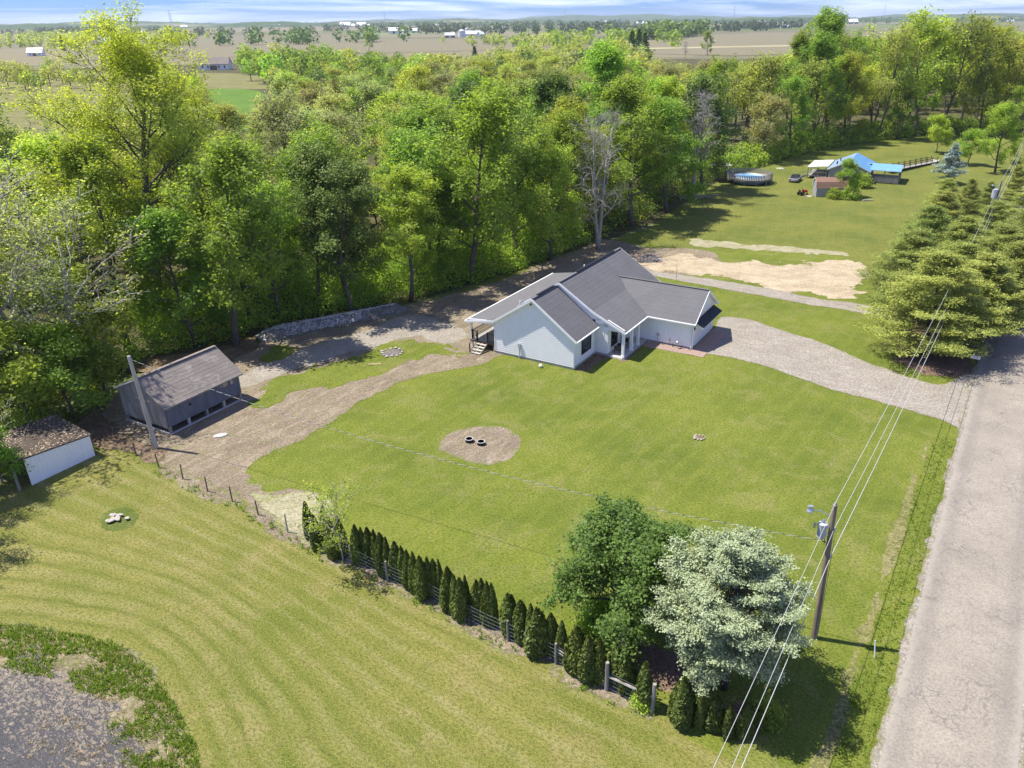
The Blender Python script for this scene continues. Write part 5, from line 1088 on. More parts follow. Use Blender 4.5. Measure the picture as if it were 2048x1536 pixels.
# ------------------------------------------------------------------ white shed at the left
a, rz, L_ = frame_of((64.3, 970.9), (189.5, 911.5))
S = empty('white_shed', (a[0], a[1], 0), rz, 'low lean-to shed with a ribbed white metal wall and leaf-covered dark roof', 'shed')
wl = MB().box(0, 4.8, 0, .04, .0, 1.72).prism([(0, 0, 1.72), (4.8, 0, 1.72), (0, 0, 2.22)], (0, .04, 0)).build('metal_wall', TRIM, S)
for i in range(16): t = .15 + i * .3; m = MB(); m.beam((t, -.012, .02), (t, -.012, 2.2 - t / 4.8 * .5), .06, .03, (0, 1, 0)); m.build('rib', TRIM, wl)
m = MB(); m.hexa([(-.9, -.05, 2.24), (4.95, -.05, 1.72), (5.1, 4.6, 2.25), (-.9, 4.6, 2.6)], [(-.9, -.05, 2.32), (4.95, -.05, 1.80), (5.1, 4.6, 2.33), (-.9, 4.6, 2.68)]); rf = m.build('roof', MOSSR, S)
rr_ = np.random.default_rng(8); n = 700; P = np.stack([rr_.uniform(-.8, 4.9, n), rr_.uniform(0, 4.5, n)], 1); zz = 2.35 - (P[:, 0] + .9) / 5.85 * .52 + P[:, 1] / 4.6 * (.36 + (P[:, 0] + .9) / 5.85 * .17)
lv = leaves(rr_, np.stack([P[:, 0], P[:, 1], zz], 1), 1, .01, .16, .6, .2, 4.0); c = mesh_np('fallen_leaves', lv[0], lv[1], simple('dry_leaves', (.40, .31, .22), .9, .4, 5), rf); tag(c, kind='stuff')
for u, v, h in ((-.8, .1, 2.2), (-.8, 2.3, 2.3), (-.8, 4.4, 2.45), (4.75, 4.4, 2.1), (2, 4.4, 2.3), (4.75, .15, 1.68)): m = MB(); m.box(u - .07, u + .07, v - .07, v + .07, 0, h); m.build('post', WOODG, S)
m = MB(); m.box(-.8, 4.8, 4.45, 4.5, 0, 2.15); m.build('back_wall', SHEDW, S); m = MB(); m.box(4.74, 4.79, .1, 4.4, 0, 1.66); m.build('side_wall', SHEDW, S)

# ------------------------------------------------------------------ fence, hedge, poles
fz = 1.35
Fn = empty('wire_fence', (FL[6][0], FL[6][1], 0), 0, 'post and wire fence running along the hedge from the leaning pole to the corner brace', 'fence')
o0 = FL[6]; rf_ = random.Random(4)
hs = [1.2, 1.25, 1.25, 1.25, 1.2, 1.4, 1.35, 1.45, 1.45, 1.4, 1.4, 1.4, 1.4, 1.85, 1.8]
allp = [tuple(q) for q in px((231, 877), (273, 911))] + [tuple(q) for q in FL]; hs = [1.1, 1.15] + hs
for i, (q, h) in enumerate(zip(allp, hs)):
    x, y = q[0] - o0[0], q[1] - o0[1]; big = i >= len(allp) - 2; r = .105 if big else (.05 if i < 8 else .07); lx, ly = rf_.uniform(-.05, .05), rf_.uniform(-.05, .05)
    m = MB(); m.tube([(x, y, -.1), (x + lx, y + ly, h)], [r, r * .9], 8); p = m.build('fence_post', WOODG if i >= 7 else simple('rusty_post', (.13, .10, .085), .8) if i == 0 else (WOODG if i >= 7 else bpy.data.materials['rusty_post']), Fn)
for zz in (.2, .45, .7, .95, 1.2):
    m = MB()
    for q, r in zip(allp[7:-1], allp[8:]):
        a_ = np.array([q[0] - o0[0], q[1] - o0[1], zz]); b_ = np.array([r[0] - o0[0], r[1] - o0[1], zz]); m.tube([a_, (a_ + b_) / 2 - [0, 0, .03], b_], .0045, 4, False)
    m.build('wire', STEEL, Fn)
m = MB()
for q, r in zip(allp[:7], allp[1:8]):
    for zz in (.3, .8): m.tube([(q[0] - o0[0], q[1] - o0[1], zz), (r[0] - o0[0], r[1] - o0[1], zz)], .007, 3, False)
m.build('wire', BLKW, Fn)
q, r = allp[-2], allp[-1]; m = MB(); m.tube([(q[0] - o0[0], q[1] - o0[1], .95), (r[0] - o0[0], r[1] - o0[1], 1.0)], .075, 6); m.build('brace_rail', WOODG, Fn)
m = MB(); q2 = allp[-3]; m.tube([(q2[0] - o0[0], q2[1] - o0[1], 1.1), (q[0] - o0[0], q[1] - o0[1], .25)], .03, 5).tube([(q2[0] - o0[0], q2[1] - o0[1], .9), (q[0] - o0[0] - .6, q[1] - o0[1] + .3, .35)], .025, 5); m.build('fallen_branch', BARKP, Fn)
tips = [(609, 1005), (626, 1032), (644, 1013), (657, 1040), (674, 1034), (708, 1052), (720, 1056), (733, 1058), (746, 1061), (758, 1068), (770, 1076), (788, 1086), (801, 1094), (812, 1102), (824, 1106), (838, 1115), (853, 1117), (865, 1120), (876, 1121), (894, 1137), (907, 1152), (918, 1158), (929, 1153), (952, 1163), (962, 1159), (973, 1166), (982, 1169),
        (1015.7, 1190), (1023, 1191), (1041, 1203), (1061, 1210), (1074, 1220), (1083, 1226), (1102, 1229), (1124, 1244), (1155, 1256), (1178, 1273), (1200, 1279), (1234, 1289), (1254.5, 1301), (1292.6, 1326), (1370, 1357), (1405, 1386), (1435, 1392), (1462, 1412), (1496, 1406)]
words = ['leftmost of the hedge, standing alone in front of the others', 'second from the left end of the hedge']
for i, t in enumerate(tips):
    h = 2.7 if i < 41 else (2.6 if i == 41 else 2.1); h *= 1 + .07 * math.sin(i * 5.1); q = G(t[0], t[1], h)
    # place by fence-post neighbourhood
    if i >= 41: pos = ('first', 'second', 'third', 'fourth', 'last')[i - 41] + ' dark arborvitae of the short row beyond the corner post, under the wires'
    elif i < 5: pos = ('leftmost arborvitae of the hedge', 'second arborvitae behind the bare sapling', 'third arborvitae behind the bare sapling', 'fourth arborvitae behind the bare sapling', 'arborvitae directly behind the bare sapling trunk')[i]
    elif i < 27: pos = '%s arborvitae of the tight middle row of the hedge, counted from the sapling' % ('first second third fourth fifth sixth seventh eighth ninth tenth eleventh twelfth thirteenth fourteenth fifteenth sixteenth seventeenth eighteenth nineteenth twentieth twenty-first twenty-second'.split()[i - 5])
    else: pos = '%s arborvitae after the hedge gap, counted toward the corner post' % ('first second third fourth fifth sixth seventh eighth ninth tenth eleventh twelfth thirteenth fourteenth'.split()[i - 27])
    e = empty('arborvitae', (q[0], q[1], 0), i * 1.9, pos, 'shrub', 'arborvitae hedge along the wire fence'); s = h / (2.7, 2.5, 2.85, 2.2)[i % 4]; wd = s * ((1.0 if 27 <= i else .82) if i > 4 else .9) * (1.1 if i in (35, 38, 41) else 1)* (1.0 + .1 * math.sin(i * 3.7)); e.scale = (wd, wd, s)
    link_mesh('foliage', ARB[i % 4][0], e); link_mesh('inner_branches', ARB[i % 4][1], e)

def transformer(par, x, y, z, r=.22, h=.75):
    m = MB(); m.lathe([(r * .96, 0), (r, .03), (r, h), (r * 1.04, h), (r * 1.04, h + .05), (r * .6, h + .1)], (x, y, z), 16); t = m.build('transformer', GREYP, par, False)
    m = MB(); m.lathe([(.04, 0), (.07, .05), (.04, .09), (.07, .14), (.03, .22)], (x, y, z + h + .1), 8); m.build('bushing', STEEL, t); return t
fp = G(1628, 1275); top = 8.45; lean = np.array([-.15, 0.0])
UP = empty('utility_pole', (fp[0], fp[1], 0), 0, 'near brown utility pole with transformer and street lamp beside the road', 'utility pole')
m = MB(); m.tube([(0, 0, -.3), (lean[0] * .5, 0, 4.2), (lean[0], 0, top)], [.17, .145, .12], 12); m.build('pole', POLEM, UP)
lx = lean[0]
transformer(UP, lx - .42, .02, 6.55); m = MB(); m.box(lx - .25, lx - .05, -.04, .04, 6.7, 6.76).box(lx - .25, lx - .05, -.04, .04, 7.15, 7.21); m.build('bracket', STEEL, UP)
m = MB(); m.tube([(lx - .1, .05, 7.75), (lx - .6, .1, 8.05), (lx - 1.05, .15, 8.1)], .025, 6); ar = m.build('lamp_arm', STEEL, UP)
m = MB(); m.lathe([(.08, .1), (.12, .0), (.17, -.08), (.17, -.12), (.04, -.14)], (lx - 1.12, .16, 8.1), 12).box(lx - 1.24, lx - 1.0, .08, .24, 8.18, 8.3); m.build('lamp_head', STEEL, ar)
m = MB(); m.tube([(lx - .4, .05, 7.5), (lx - .62, .1, 7.3), (lx - .8, .1, 7.1)], .03, 5).lathe([(.03, 0), (.06, .08), (.03, .3)], (lx - .8, .1, 7.05), 8); m.build('fuse_cutout', STEEL, UP)
for i, zz in enumerate((8.45, 6.9, 5.3)): m = MB(); m.lathe([(.03, -.05), (.06, .0), (.04, .05), (.07, .1), (.03, .16)], (lx * zz / top + (.0 if i == 0 else .16), 0, zz), 8); m.build('insulator', STEEL, UP)
m = MB()
for k in range(4): a_ = k * 1.2; m.tube([(lx - .2, .05, 6.9 - k * .05), (lx - .25 - .12 * math.cos(a_), .15, 6.3 - k * .1), (lx + .05, .1, 6.05), (lx + .2, .02, 6.8)], .012, 4, False)
m.build('drop_leads', BLKW, UP)
m = MB(); m.tube([(.17, 0, .1), (.15, 0, 3.0), (.12, 0, 6.4)], .012, 4); m.build('ground_wire', BLKW, UP)
# left service pole, leaning
lp = G(313, 896); LPt = np.array([-.32, 0, 7.75])
LP = empty('utility_pole', (lp[0], lp[1], 0), 0, 'pale leaning service pole in front of the grey shed', 'utility pole')
m = MB(); m.tube([(0, 0, -.3), tuple(LPt * .5), tuple(LPt)], [.17, .15, .13], 12); m.build('pole', POLEL, LP)
m = MB(); m.lathe([(.135, 0), (.14, .02), (.1, .06)], tuple(LPt), 12); m.build('pole_cap', STEEL, LP); m = MB(); m.box(LPt[0], LPt[0] + .2, -.03, .03, 7.4, 7.5); m.build('service_hook', STEEL, LP)
# far pole behind the pines
ft = G(2003, 361, 9.0)
FP = empty('utility_pole', (ft[0], ft[1], 0), 0, 'far utility pole with a grey transformer rising out of the pines', 'utility pole')
m = MB(); m.tube([(0, 0, -.3), (0, 0, 9.0)], [.17, .12], 10); m.build('pole', POLEM, FP); transformer(FP, -.55, 0, 6.6, .36, 1.15)
m = MB(); m.tube([(0, 0, 8.1), (-.5, .1, 8.3), (-.9, .1, 8.3)], .03, 5).lathe([(.1, .12), (.16, 0), (.16, -.08)], (-1.0, .1, 8.3), 10); m.build('lamp_arm', STEEL, FP)
def wire(name, p, q, sag, r, mat, label, cat='power line', n=24, group=None):
    p = np.array(p, float); q = np.array(q, float); pts_ = [p + (q - p) * t - np.array([0, 0, sag * 4 * t * (1 - t)]) for t in np.linspace(0, 1, n)]
    c = pts_[0].copy(); e = empty(name, tuple(c), 0, label, cat, group); m = MB(); m.tube([x - c for x in pts_], r, 5); m.build('cable', mat, e); return pts_
tp0 = np.array([fp[0] + lx, fp[1], 8.6]); tp1 = np.array([fp[0] + lx + .16, fp[1], 7.0]); tp2 = np.array([fp[0] + lx * .6 + .2, fp[1], 5.38])
g1, g2, g3 = G(1428, 1536, 8.1), G(1464, 1536, 6.6), G(1482, 1536, 5.1)
for nm, p, g_, zf_, r_, lb in (('power_line', tp0, g1, 8.6, .010, 'top bare wire over the hedge corner, near the camera'), ('power_line', tp1, g2, 7.0, .011, 'middle wire passing in front of the pale conifer'), ('communication_cable', tp2, g3, 5.38, .016, 'thickest lowest pale cable in front of the pale conifer')):
    d_ = (g_ - p)[:2] / np.linalg.norm((g_ - p)[:2]); L2 = 48.0; q = np.array([p[0] + d_[0] * L2, p[1] + d_[1] * L2, zf_]); s_ = np.linalg.norm((g_ - p)[:2]) / L2
    wire(nm, p, q, 0.45, r_, WIREM, lb)
f0, f1, f2 = ft + [0, 0, .1], ft + [.2, 0, -1.6], ft + [.2, 0, -3.3]
wire('power_line', tp0, f0, 1.1, .014, WIREM, 'thin top wire between the near and the far pole')
wire('power_line', tp1, f1, 1.2, .014, WIREM, 'middle wire between the near and the far pole')
wire('communication_cable', tp2, f2, 0.9, .019, WIREM, 'thick lowest cable between the near and the far pole')
dn = (ft - fp)[:2] / np.linalg.norm((ft - fp)[:2]); nx_ = np.array([ft[0] + dn[0] * 60, ft[1] + dn[1] * 60])
for a_, zz, r_, lb in ((f0, 9.1, .018, 'thin top wire leaving the far pole'), (f1, 7.4, .02, 'middle wire leaving the far pole'), (f2, 5.7, .028, 'thick cable leaving the far pole')): wire('power_line', a_, (nx_[0], nx_[1], zz), .9, r_, WIREM, lb)
# twisted service drops: a pale and a black strand wound round each other
def service(p, q, sag, label, pitch=.75, r=.011):
    p = np.array(p, float); q = np.array(q, float); Ls = np.linalg.norm(q - p); n = int(Ls / pitch * 8); e = empty('service_cable', tuple(p), 0, label, 'service cable'); ax = nrm(q - p); sx = nrm(np.cross(ax, [0, 0, 1.0])); sy = np.cross(sx, ax)
    for nm, ph, mat in (('pale_strand', 0, WIREM), ('black_strand', math.pi, BLKW)):
        m = MB(); P = []
        for i in range(n + 1): t = i / n; c = (q - p) * t - np.array([0, 0, sag * 4 * t * (1 - t)]); an = 2 * math.pi * i / 8 + ph; P.append(c + r * (math.cos(an) * sx + math.sin(an) * sy))
        m.tube(P, r * .95, 5); m.build(nm, mat, e)
service(np.array([lp[0], lp[1], 0]) + LPt + [.2, 0, -.3], (fp[0] + lx - .1, fp[1] + .1, 6.2), 1.35, 'twisted black and white cable crossing the lawn from the leaning pole to the near pole')
q = G(2080, 425, 5.0); service(ft + [0, 0, -2.2], q, .5, 'twisted service cable running down from the far pole to the right', 1.6, .03)

# ------------------------------------------------------------------ small things on the lawns
for (a, b, l) in ((938.5, 881, 'left of the two black septic risers in the bare circle'), (962, 886.5, 'right of the two black septic risers in the bare circle')):
    q = G(a, b, .1); e = empty('septic_riser', (q[0], q[1], 0), 0, l, 'septic riser', 'septic risers in the bare circle')
    m = MB(); m.lathe([(.31, 0), (.31, .20), (.33, .21), (.33, .27), (.25, .27), (.25, .05), (.001, .05)], n=20); m.build('ring', RUBB, e); m = MB(); m.lathe([(.335, .262), (.335, .285), (.27, .285), (.27, .262)], n=20); m.build('rim', CONC, e)
def rock_mesh(seed, r, mat, fl=.6):
    rng = random.Random(seed); m = MB(); pr = [(r * .7, -r * .2), (r, r * .1), (r * .85, r * fl * .7), (r * .4, r * fl)]
    m.lathe(pr, n=7); m.v = [(x * (1 + rng.uniform(-.22, .22)), y * (1 + rng.uniform(-.22, .22)), z * (1 + rng.uniform(-.25, .25))) for x, y, z in m.v]; return m.mesh('stone', mat)
RK = [rock_mesh(i, .2, STONE) for i in range(4)]
def rock_ring(name, pxp, R, n, label, cat, mat=ASH, fill=True, z=0.02, elong=1.0):
    q = G(*pxp); e = empty(name, (q[0], q[1], z), 0, label, cat)
    if fill: m = MB(); m.lathe([(R * .95, -.02), (R * .8, .05), (R * .3, .12), (.02, .14)], n=14); m.build('ash_heap', mat, e)
    for i in range(n): a = 2 * math.pi * i / n; rr = R * random.uniform(.9, 1.08); link_mesh('stone', RK[i % 4], e, (rr * math.cos(a) * elong, rr * math.sin(a), .05), a * 3, random.uniform(.5, 1.0) * (1 if R > .5 else .6))
    return e
rock_ring('fire_pit', (785, 706), 1.05, 13, 'round ash heap ringed with stones on the grass island left of the deck steps', 'fire pit')
rock_ring('stone_ring', (1399, 876), .42, 9, 'tiny ring of pale stones alone in the middle of the main lawn', 'stone ring', MULCH)
q = G(240, 1040); e = empty('rock_pile', (q[0], q[1], 0), 0, 'pile of pale rocks on a grassy mound in the striped mown field', 'rock pile')
for i in range(16): link_mesh('stone', RK[i % 4], e, (random.uniform(-.8, .8), random.uniform(-.35, .45), .15), i, (random.uniform(.7, 1.2), random.uniform(.5, .8), .5))
sheet('mound_grass', px((200, 1045), (208, 1028), (230, 1017), (262, 1018), (278, 1034), (268, 1052), (240, 1062), (212, 1060)), 0.2, 0.012, VERGE, 0.15, 0.8, 81)
q = G(441, 872); e = empty('pale_stone_slab', (q[0], q[1], .02), .4, 'flat pale slab lying in the dirt in front of the grey shed', 'slab'); m = MB(); m.lathe([(.42, 0), (.40, .07), (.3, .09)], n=8); m.v = [(x * 1.4, y * .8, z) for x, y, z in m.v]; m.build('slab', CONC, e)
q = G(749, 729); e = empty('board', (q[0], q[1], .04), .1, 'flat tan board lying in the grass near the fire pit', 'board'); m = MB(); m.box(-.6, .6, -.22, .22, 0, .04); m.build('board_face', SAND, e)
# brush and debris pile behind the house
q = G(1297, 520); e = empty('debris_pile', (q[0], q[1], .02), 0, 'heap of burnt scrap and branches on the dirt behind the farmhouse', 'debris pile')
m = MB(); m.lathe([(1.5, 0), (1.2, .3), (.6, .55), (.1, .65)], n=12); m.v = [(x * (1 + random.uniform(-.2, .2)) * 1.25, y, z * (1 + random.uniform(-.3, .3))) for x, y, z in m.v]; m.build('ash_heap', ASH, e)
for i in range(46):
    a = random.uniform(0, 6.28); r = random.uniform(0, 1.7); p = np.array([r * math.cos(a) * 1.2, r * math.sin(a) * .8, max(.1, .6 - r * .25)]); d = np.array([random.uniform(-1, 1), random.uniform(-1, 1), random.uniform(-.1, .5)]) * random.uniform(.3, .8)
    m = MB(); m.beam(p - d, p + d, random.uniform(.03, .12), random.uniform(.02, .08)); m.build('scrap' if i % 3 else 'branch', (BARKP, BLACK, TRIM, BARKP, WOODG)[(i * 7) % 5] if i % 15 else REDP, e)
q = G(1275, 531); e = empty('plank_stack', (q[0], q[1], .03), -.05, 'pale boards lying on the ground behind the farmhouse roof', 'boards')
for i in range(3): m = MB(); m.box(-1.4 + i * .2, 1.4, -.3 + i * .2, -.14 + i * .2, 0, .05 + .04 * (i % 2)); m.build('plank', WOODT, e)
q = G(1352, 560); e = empty('thin_sapling', (q[0], q[1], 0), 0, 'thin young sapling beside the gravel track behind the house', 'sapling'); m = MB(); m.tube([(0, 0, 0), (.05, 0, 1.1), (0, .1, 2.3)], [.03, .02, .01], 5).tube([(0, 0, 1.2), (.25, 0, 1.8)], .008, 3).tube([(0, 0, 1.4), (-.2, .1, 2.0)], .008, 3); m.build('stem', BARK, e)
# mailbox
q = G(1943, 737); e = empty('mailbox', (q[0], q[1], 0), math.radians(-30), 'white mailbox on a wooden post at the road under the pines', 'mailbox')
m = MB(); m.box(-.06, .06, -.06, .06, -.1, 1.05).beam((0, 0, 1.0), (.35, 0, 1.05), .08, .06); m.build('post', WOODD, e)
m = MB(); m.box(-.3, .5, -.14, .14, 1.05, 1.22); b_ = [( -.3, .14 * math.cos(t), 1.22 + .14 * math.sin(t)) for t in np.linspace(0, math.pi, 8)]; m.prism(b_, (.8, 0, 0)); m.build('box', TRIM, e); m = MB(); m.box(.1, .12, .145, .16, 1.2, 1.5); m.build('flag', REDP, e)
m = MB(); m.box(.501, .51, -.12, .12, 1.08, 1.32); m.build('door', TRIM, e)
# marker of the guy wire by the ditch
q = G(1749, 1316); e = empty('guy_marker', (q[0], q[1], 0), 0, 'short pale guy-wire marker leaning in the ditch at the near pole shadow tip', 'marker'); m = MB(); m.tube([(0, 0, 0), (-.12, .1, 1.1)], .03, 6); m.build('rod', TRIM, e)

# ------------------------------------------------------------------ neighbour's place
NA, nrz, _l = frame_of((1653, 361), (1690, 372)); 
nb = G(1655, 361.5); NR = math.radians(-27)
N_ = empty('blue_roofed_house', (nb[0], nb[1], 0), NR, 'far cottage with a bright blue metal roof and a white lean-to', 'house')
def nbx(name, mat, *b, parent=None): return hb(name, mat, *b, parent=parent or N_)
m = MB(); m.prism([(0, 0, 0), (7.5, 0, 0), (7.5, 0, 2.4), (3.75, 0, 4.0), (0, 0, 2.4)], (0, 11, 0)); m.build('wall', VSID, N_)
roof('roof_slope', (-.4, -.4, 2.3), (-.4, 11.4, 2.3), (3.75, 11.4, 4.15), (3.75, -.4, 4.15), LBLUE, par=N_, course=3)  # slope toward the sun, its brightness painted in as a paler blue
roof('roof_slope', (7.9, 11.4, 2.3), (7.9, -.4, 2.3), (3.75, -.4, 4.15), (3.75, 11.4, 4.15), BLUEM, par=N_, course=3)
for i in range(12):
    for s, x0 in ((-1, -.4), (1, 7.9)): m = MB(); v = -.2 + i; m.beam((x0, v, 2.36), (3.75, v, 4.21), .05, .04); m.build('roof_rib', LBLUE if s < 0 else BLUEM, N_)
roof('porch_roof', (7.5, 1.2, 2.5), (13.2, 1.2, 2.5), (13.2, 6.4, 3.0), (7.5, 6.4, 3.0), BLUEM, par=N_, course=3)
roof('porch_roof', (13.2, 8.5, 2.7), (6.5, 8.5, 2.7), (6.5, 6.4, 3.0), (13.2, 6.4, 3.0), BLUEM, par=N_, course=3)
nbx('porch_deck', WOODG, (7.51, 13, 1.4, 8.2, .5, .65)); nbx('porch_back', BARNB, (7.51, 7.56, 1.4, 8, .65, 2.5))
for u, v in ((7.7, 1.5), (10.3, 1.5), (12.9, 1.5), (12.9, 4.8), (12.9, 8.1)): nbx('porch_post', WOODG, (u - .08, u + .08, v - .08, v + .08, 0, 2.6))
for i in range(24): nbx('picket', WOODG, (7.75 + i * .22, 7.9 + i * .22, 1.36, 1.395, .15, 1.45))
for i in range(14): nbx('picket', WOODG, (13.01, 13.05, 1.5 + i * .45, 1.75 + i * .45, .15, 1.45))
roof('lean_to_roof', (-4.4, 9.5, 2.3), (-4.4, 1.0, 2.3), (-.45, 1.0, 2.7), (-.45, 9.5, 2.7), BARNR, par=N_, course=3)
for u, v in ((-4.2, 1.2), (-2.3, 1.2), (-.6, 1.2), (-4.2, 5), (-4.2, 9.3)): nbx('lean_to_post', WOODG, (u - .07, u + .07, v - .07, v + .07, 0, 2.3))
nbx('lean_to_floor', WOODG, (-4.3, -.45, 1.1, 9.4, .5, .6))
m = MB(); m.beam((-4.2, 1.2, .6), (-2.4, 1.2, 2.2), .08, .08).beam((-2.3, 1.2, .7), (-.7, 1.2, 2.2), .08, .08).beam((-4.3, 1.1, 1.3), (-.5, 1.1, 1.3), .06, .08); m.build('brace', WOODG, N_)
m = MB(); m.beam((-4.3, 1.0, .5), (-6.2, .4, .05), .1, .2).beam((-4.3, 1.0, 1.4), (-6.2, .4, .9), .07, .07).beam((-6.2, .4, 0), (-6.2, .4, .95), .08, .08).beam((-4.3, 2.2, .5), (-6.2, 1.6, .05), .1, .2); m.build('steps', WOODG, N_)
for a_, b_ in ((2.0, 3.0), (4.6, 5.6)): nbx('window', GLASS, (a_, b_, -.03, -.005, 1.1, 2.0))
nbx('chimney_pipe', BLACK, (1.0, 1.25, 2.0, 2.25, 3.0, 3.6)); nbx('chimney_pipe', BLACK, (1.2, 1.4, 5.5, 5.7, 3.2, 3.8))
# access ramp
ra, rb = G(1778, 341, .6), G(1868, 323, .3); d_ = rb - ra; e = empty('access_ramp', (ra[0], ra[1], 0), 0, 'long wooden access ramp with rails running from the blue roofed house', 'ramp')
Lr = np.linalg.norm(d_[:2]); u_ = d_[:2] / Lr; n_ = np.array([-u_[1], u_[0]]); hh_ = lambda t: .65 - .35 * t
m = MB(); m.beam((0, 0, hh_(0)), (*(d_[:2]), hh_(1)), 1.5, .1); m.build('ramp_deck', WOODG, e)
for s in (-.72, .72):
    for zz in (.55, .95): m = MB(); o_ = n_ * s; m.beam((*o_, hh_(0) + zz), (*(d_[:2] + o_), hh_(1) + zz), .05, .1); m.build('rail', WOODD, e)
    for i in range(9): t = i / 8; p_ = u_ * Lr * t + n_ * s; m = MB(); m.box(p_[0] - .06, p_[0] + .06, p_[1] - .06, p_[1] + .06, 0, hh_(t) + 1.2); m.build('rail_post', WOODD, e)
m = MB(); q_ = u_ * Lr; m.beam((*q_, hh_(1)), (*(q_ + u_ * 4 + n_ * 1.5), .1), 1.6, .1); m.build('ramp_landing', CONC, e)
# gambrel shed
q = G(1631, 394); e = empty('gambrel_shed', (q[0], q[1], 0), math.radians(-6), 'small shed with a brown gambrel roof half hidden by a pointed green tree', 'shed')
pf = [(0, 0), (3.2, 0), (3.2, 1.7), (2.9, 2.6), (1.6, 3.2), (.3, 2.6), (0, 1.7)]
m = MB(); m.prism([(0.04, b, c) for b, c in [(p[0], p[1]) for p in pf]], (5.4, 0, 0)); m.build('wall', VSID, e)
for (a1, a2) in (((-.12, 1.62), (.28, 2.68)), ((.28, 2.68), (1.6, 3.32))): roof('roof_slope', (-.15, a1[0], a1[1]), (5.6, a1[0], a1[1]), (5.6, a2[0], a2[1]), (-.15, a2[0], a2[1]), BROWNR, par=e, course=.4)
for (a1, a2) in (((3.32, 1.62), (2.92, 2.68)), ((2.92, 2.68), (1.6, 3.32))): roof('roof_slope', (5.6, a1[0], a1[1]), (-.15, a1[0], a1[1]), (-.15, a2[0], a2[1]), (5.6, a2[0], a2[1]), BROWNR, par=e, course=.4)
# shrubs near it
def shrub(pxp, key, sc, label):
    q = G(*pxp); e = empty('round_shrub', (q[0], q[1], 0), sc * 3, label, 'shrub'); e.scale = (sc, sc, sc); link_mesh('foliage', BUSH[key][0], e); link_mesh('stems', BUSH[key][1], e); return e
shrub((1722, 375), 'lime', 1.15, 'clipped yellow-green round shrub beside the porch of the blue roofed house'); shrub((1668, 397), 'bright', .8, 'low leafy shrub at the foot of the pointed tree'); shrub((1700, 398), 'bright', 1.0, 'spreading leafy shrub on the right foot of the pointed tree')
shrub((1530, 1440), 'mid', .5, 'small round shrub in the tree shade beyond the last arborvitae'); shrub((1200, 1252), 'bright', .75, 'low leafy suckers under the left side of the dark green leafy tree'); shrub((1286, 1408), 'lime', .38, 'weedy leafy clump at the foot of the fence corner brace')
# pool with its round deck
pc = (G(1462, 372) + G(1547, 369)) / 2; e = empty('pool_deck', (pc[0], pc[1] + 3.2, 0), 0, 'round above-ground pool ringed by a grey picket deck', 'pool')
R_ = 4.55; m = MB(); m.lathe([(2.9, 0), (2.9, 1.25), (2.8, 1.25), (2.8, 0.2)], n=28); m.build('pool_wall', LBLUE, e, True); m = MB(); m.lathe([(2.79, 1.05), (2.79, 1.08)], n=28); m.build('water', WATER, e)
m = MB(); n = 28; V2 = []; 
for k in range(n): t = 2 * math.pi * k / n; V2 += [(2.9 * math.cos(t), 2.9 * math.sin(t), 1.1), (R_ * math.cos(t), R_ * math.sin(t), 1.1), (R_ * math.cos(t), R_ * math.sin(t), 1.0), (2.9 * math.cos(t), 2.9 * math.sin(t), 1.0)]
m.add(V2, [(4 * k + a, 4 * ((k + 1) % n) + a, 4 * ((k + 1) % n) + (a + 1) % 4, 4 * k + (a + 1) % 4) for k in range(n) for a in range(4)]); m.build('deck', WOODG, e)
for k in range(84): t = 2 * math.pi * k / 84; x_, y_ = R_ * math.cos(t), R_ * math.sin(t); link_mesh('picket', bpy.data.meshes.get('picket_board') or MB().box(-.02, .02, -.10, .10, .75, 2.05).mesh('picket_board', WOODG), e, (x_, y_, 0), t)
for k in range(12): t = 2 * math.pi * k / 12 + .1; link_mesh('deck_post', bpy.data.meshes.get('deck_post_m') or MB().box(-.08, .08, -.08, .08, 0, 1.05).mesh('deck_post_m', WOODG), e, ((R_ - .15) * math.cos(t), (R_ - .15) * math.sin(t), 0), t)
q = (pc[0] - 5.6, pc[1] + 4.6); e = empty('pool_shelter', (q[0], q[1], 0), 0, 'small flat-roofed wooden shelter left of the round pool', 'shelter')
for u, v in ((-1.5, -1.5), (1.5, -1.5), (1.5, 1.5), (-1.5, 1.5)): m = MB(); m.box(u - .08, u + .08, v - .08, v + .08, 0, 3.1); m.build('post', WOODG, e)
m = MB(); m.hexa([(-1.9, -1.9, 3.05), (1.9, -1.9, 3.2), (1.9, 1.9, 3.3), (-1.9, 1.9, 3.15)], [(-1.9, -1.9, 3.17), (1.9, -1.9, 3.32), (1.9, 1.9, 3.42), (-1.9, 1.9, 3.27)]); m.build('roof', WOODG, e)
# car
q = (G(1575, 368) + G(1601, 364)) / 2; e = empty('parked_car', (q[0] + .8, q[1] + 2.0, 0), math.radians(61), 'old dark coupe with silver sides parked on the lawn beside the pool', 'car')
prof = [(-2.2, .35), (-2.2, .75), (-2.0, .85), (-1.0, .9), (1.0, .92), (2.0, .85), (2.2, .7), (2.2, .35)]
m = MB(); m.prism([(a, -.85, b) for a, b in prof], (0, 1.7, 0)); m.build('body', CARS, e)
m = MB(); m.hexa([(-2.1, -.8, .86), (2.0, -.8, .86), (2.0, .8, .86), (-2.1, .8, .86)], [(-1.95, -.74, .93), (1.9, -.74, .90), (1.9, .74, .90), (-1.95, .74, .93)]); m.build('hood_and_trunk', CARB, e)
m = MB(); m.hexa([(-1.35, -.78, .9), (.85, -.78, .9), (.85, .78, .9), (-1.35, .78, .9)], [(-.75, -.62, 1.32), (.15, -.62, 1.34), (.15, .62, 1.34), (-.75, .62, 1.32)]); m.build('windows', GLASS, e)
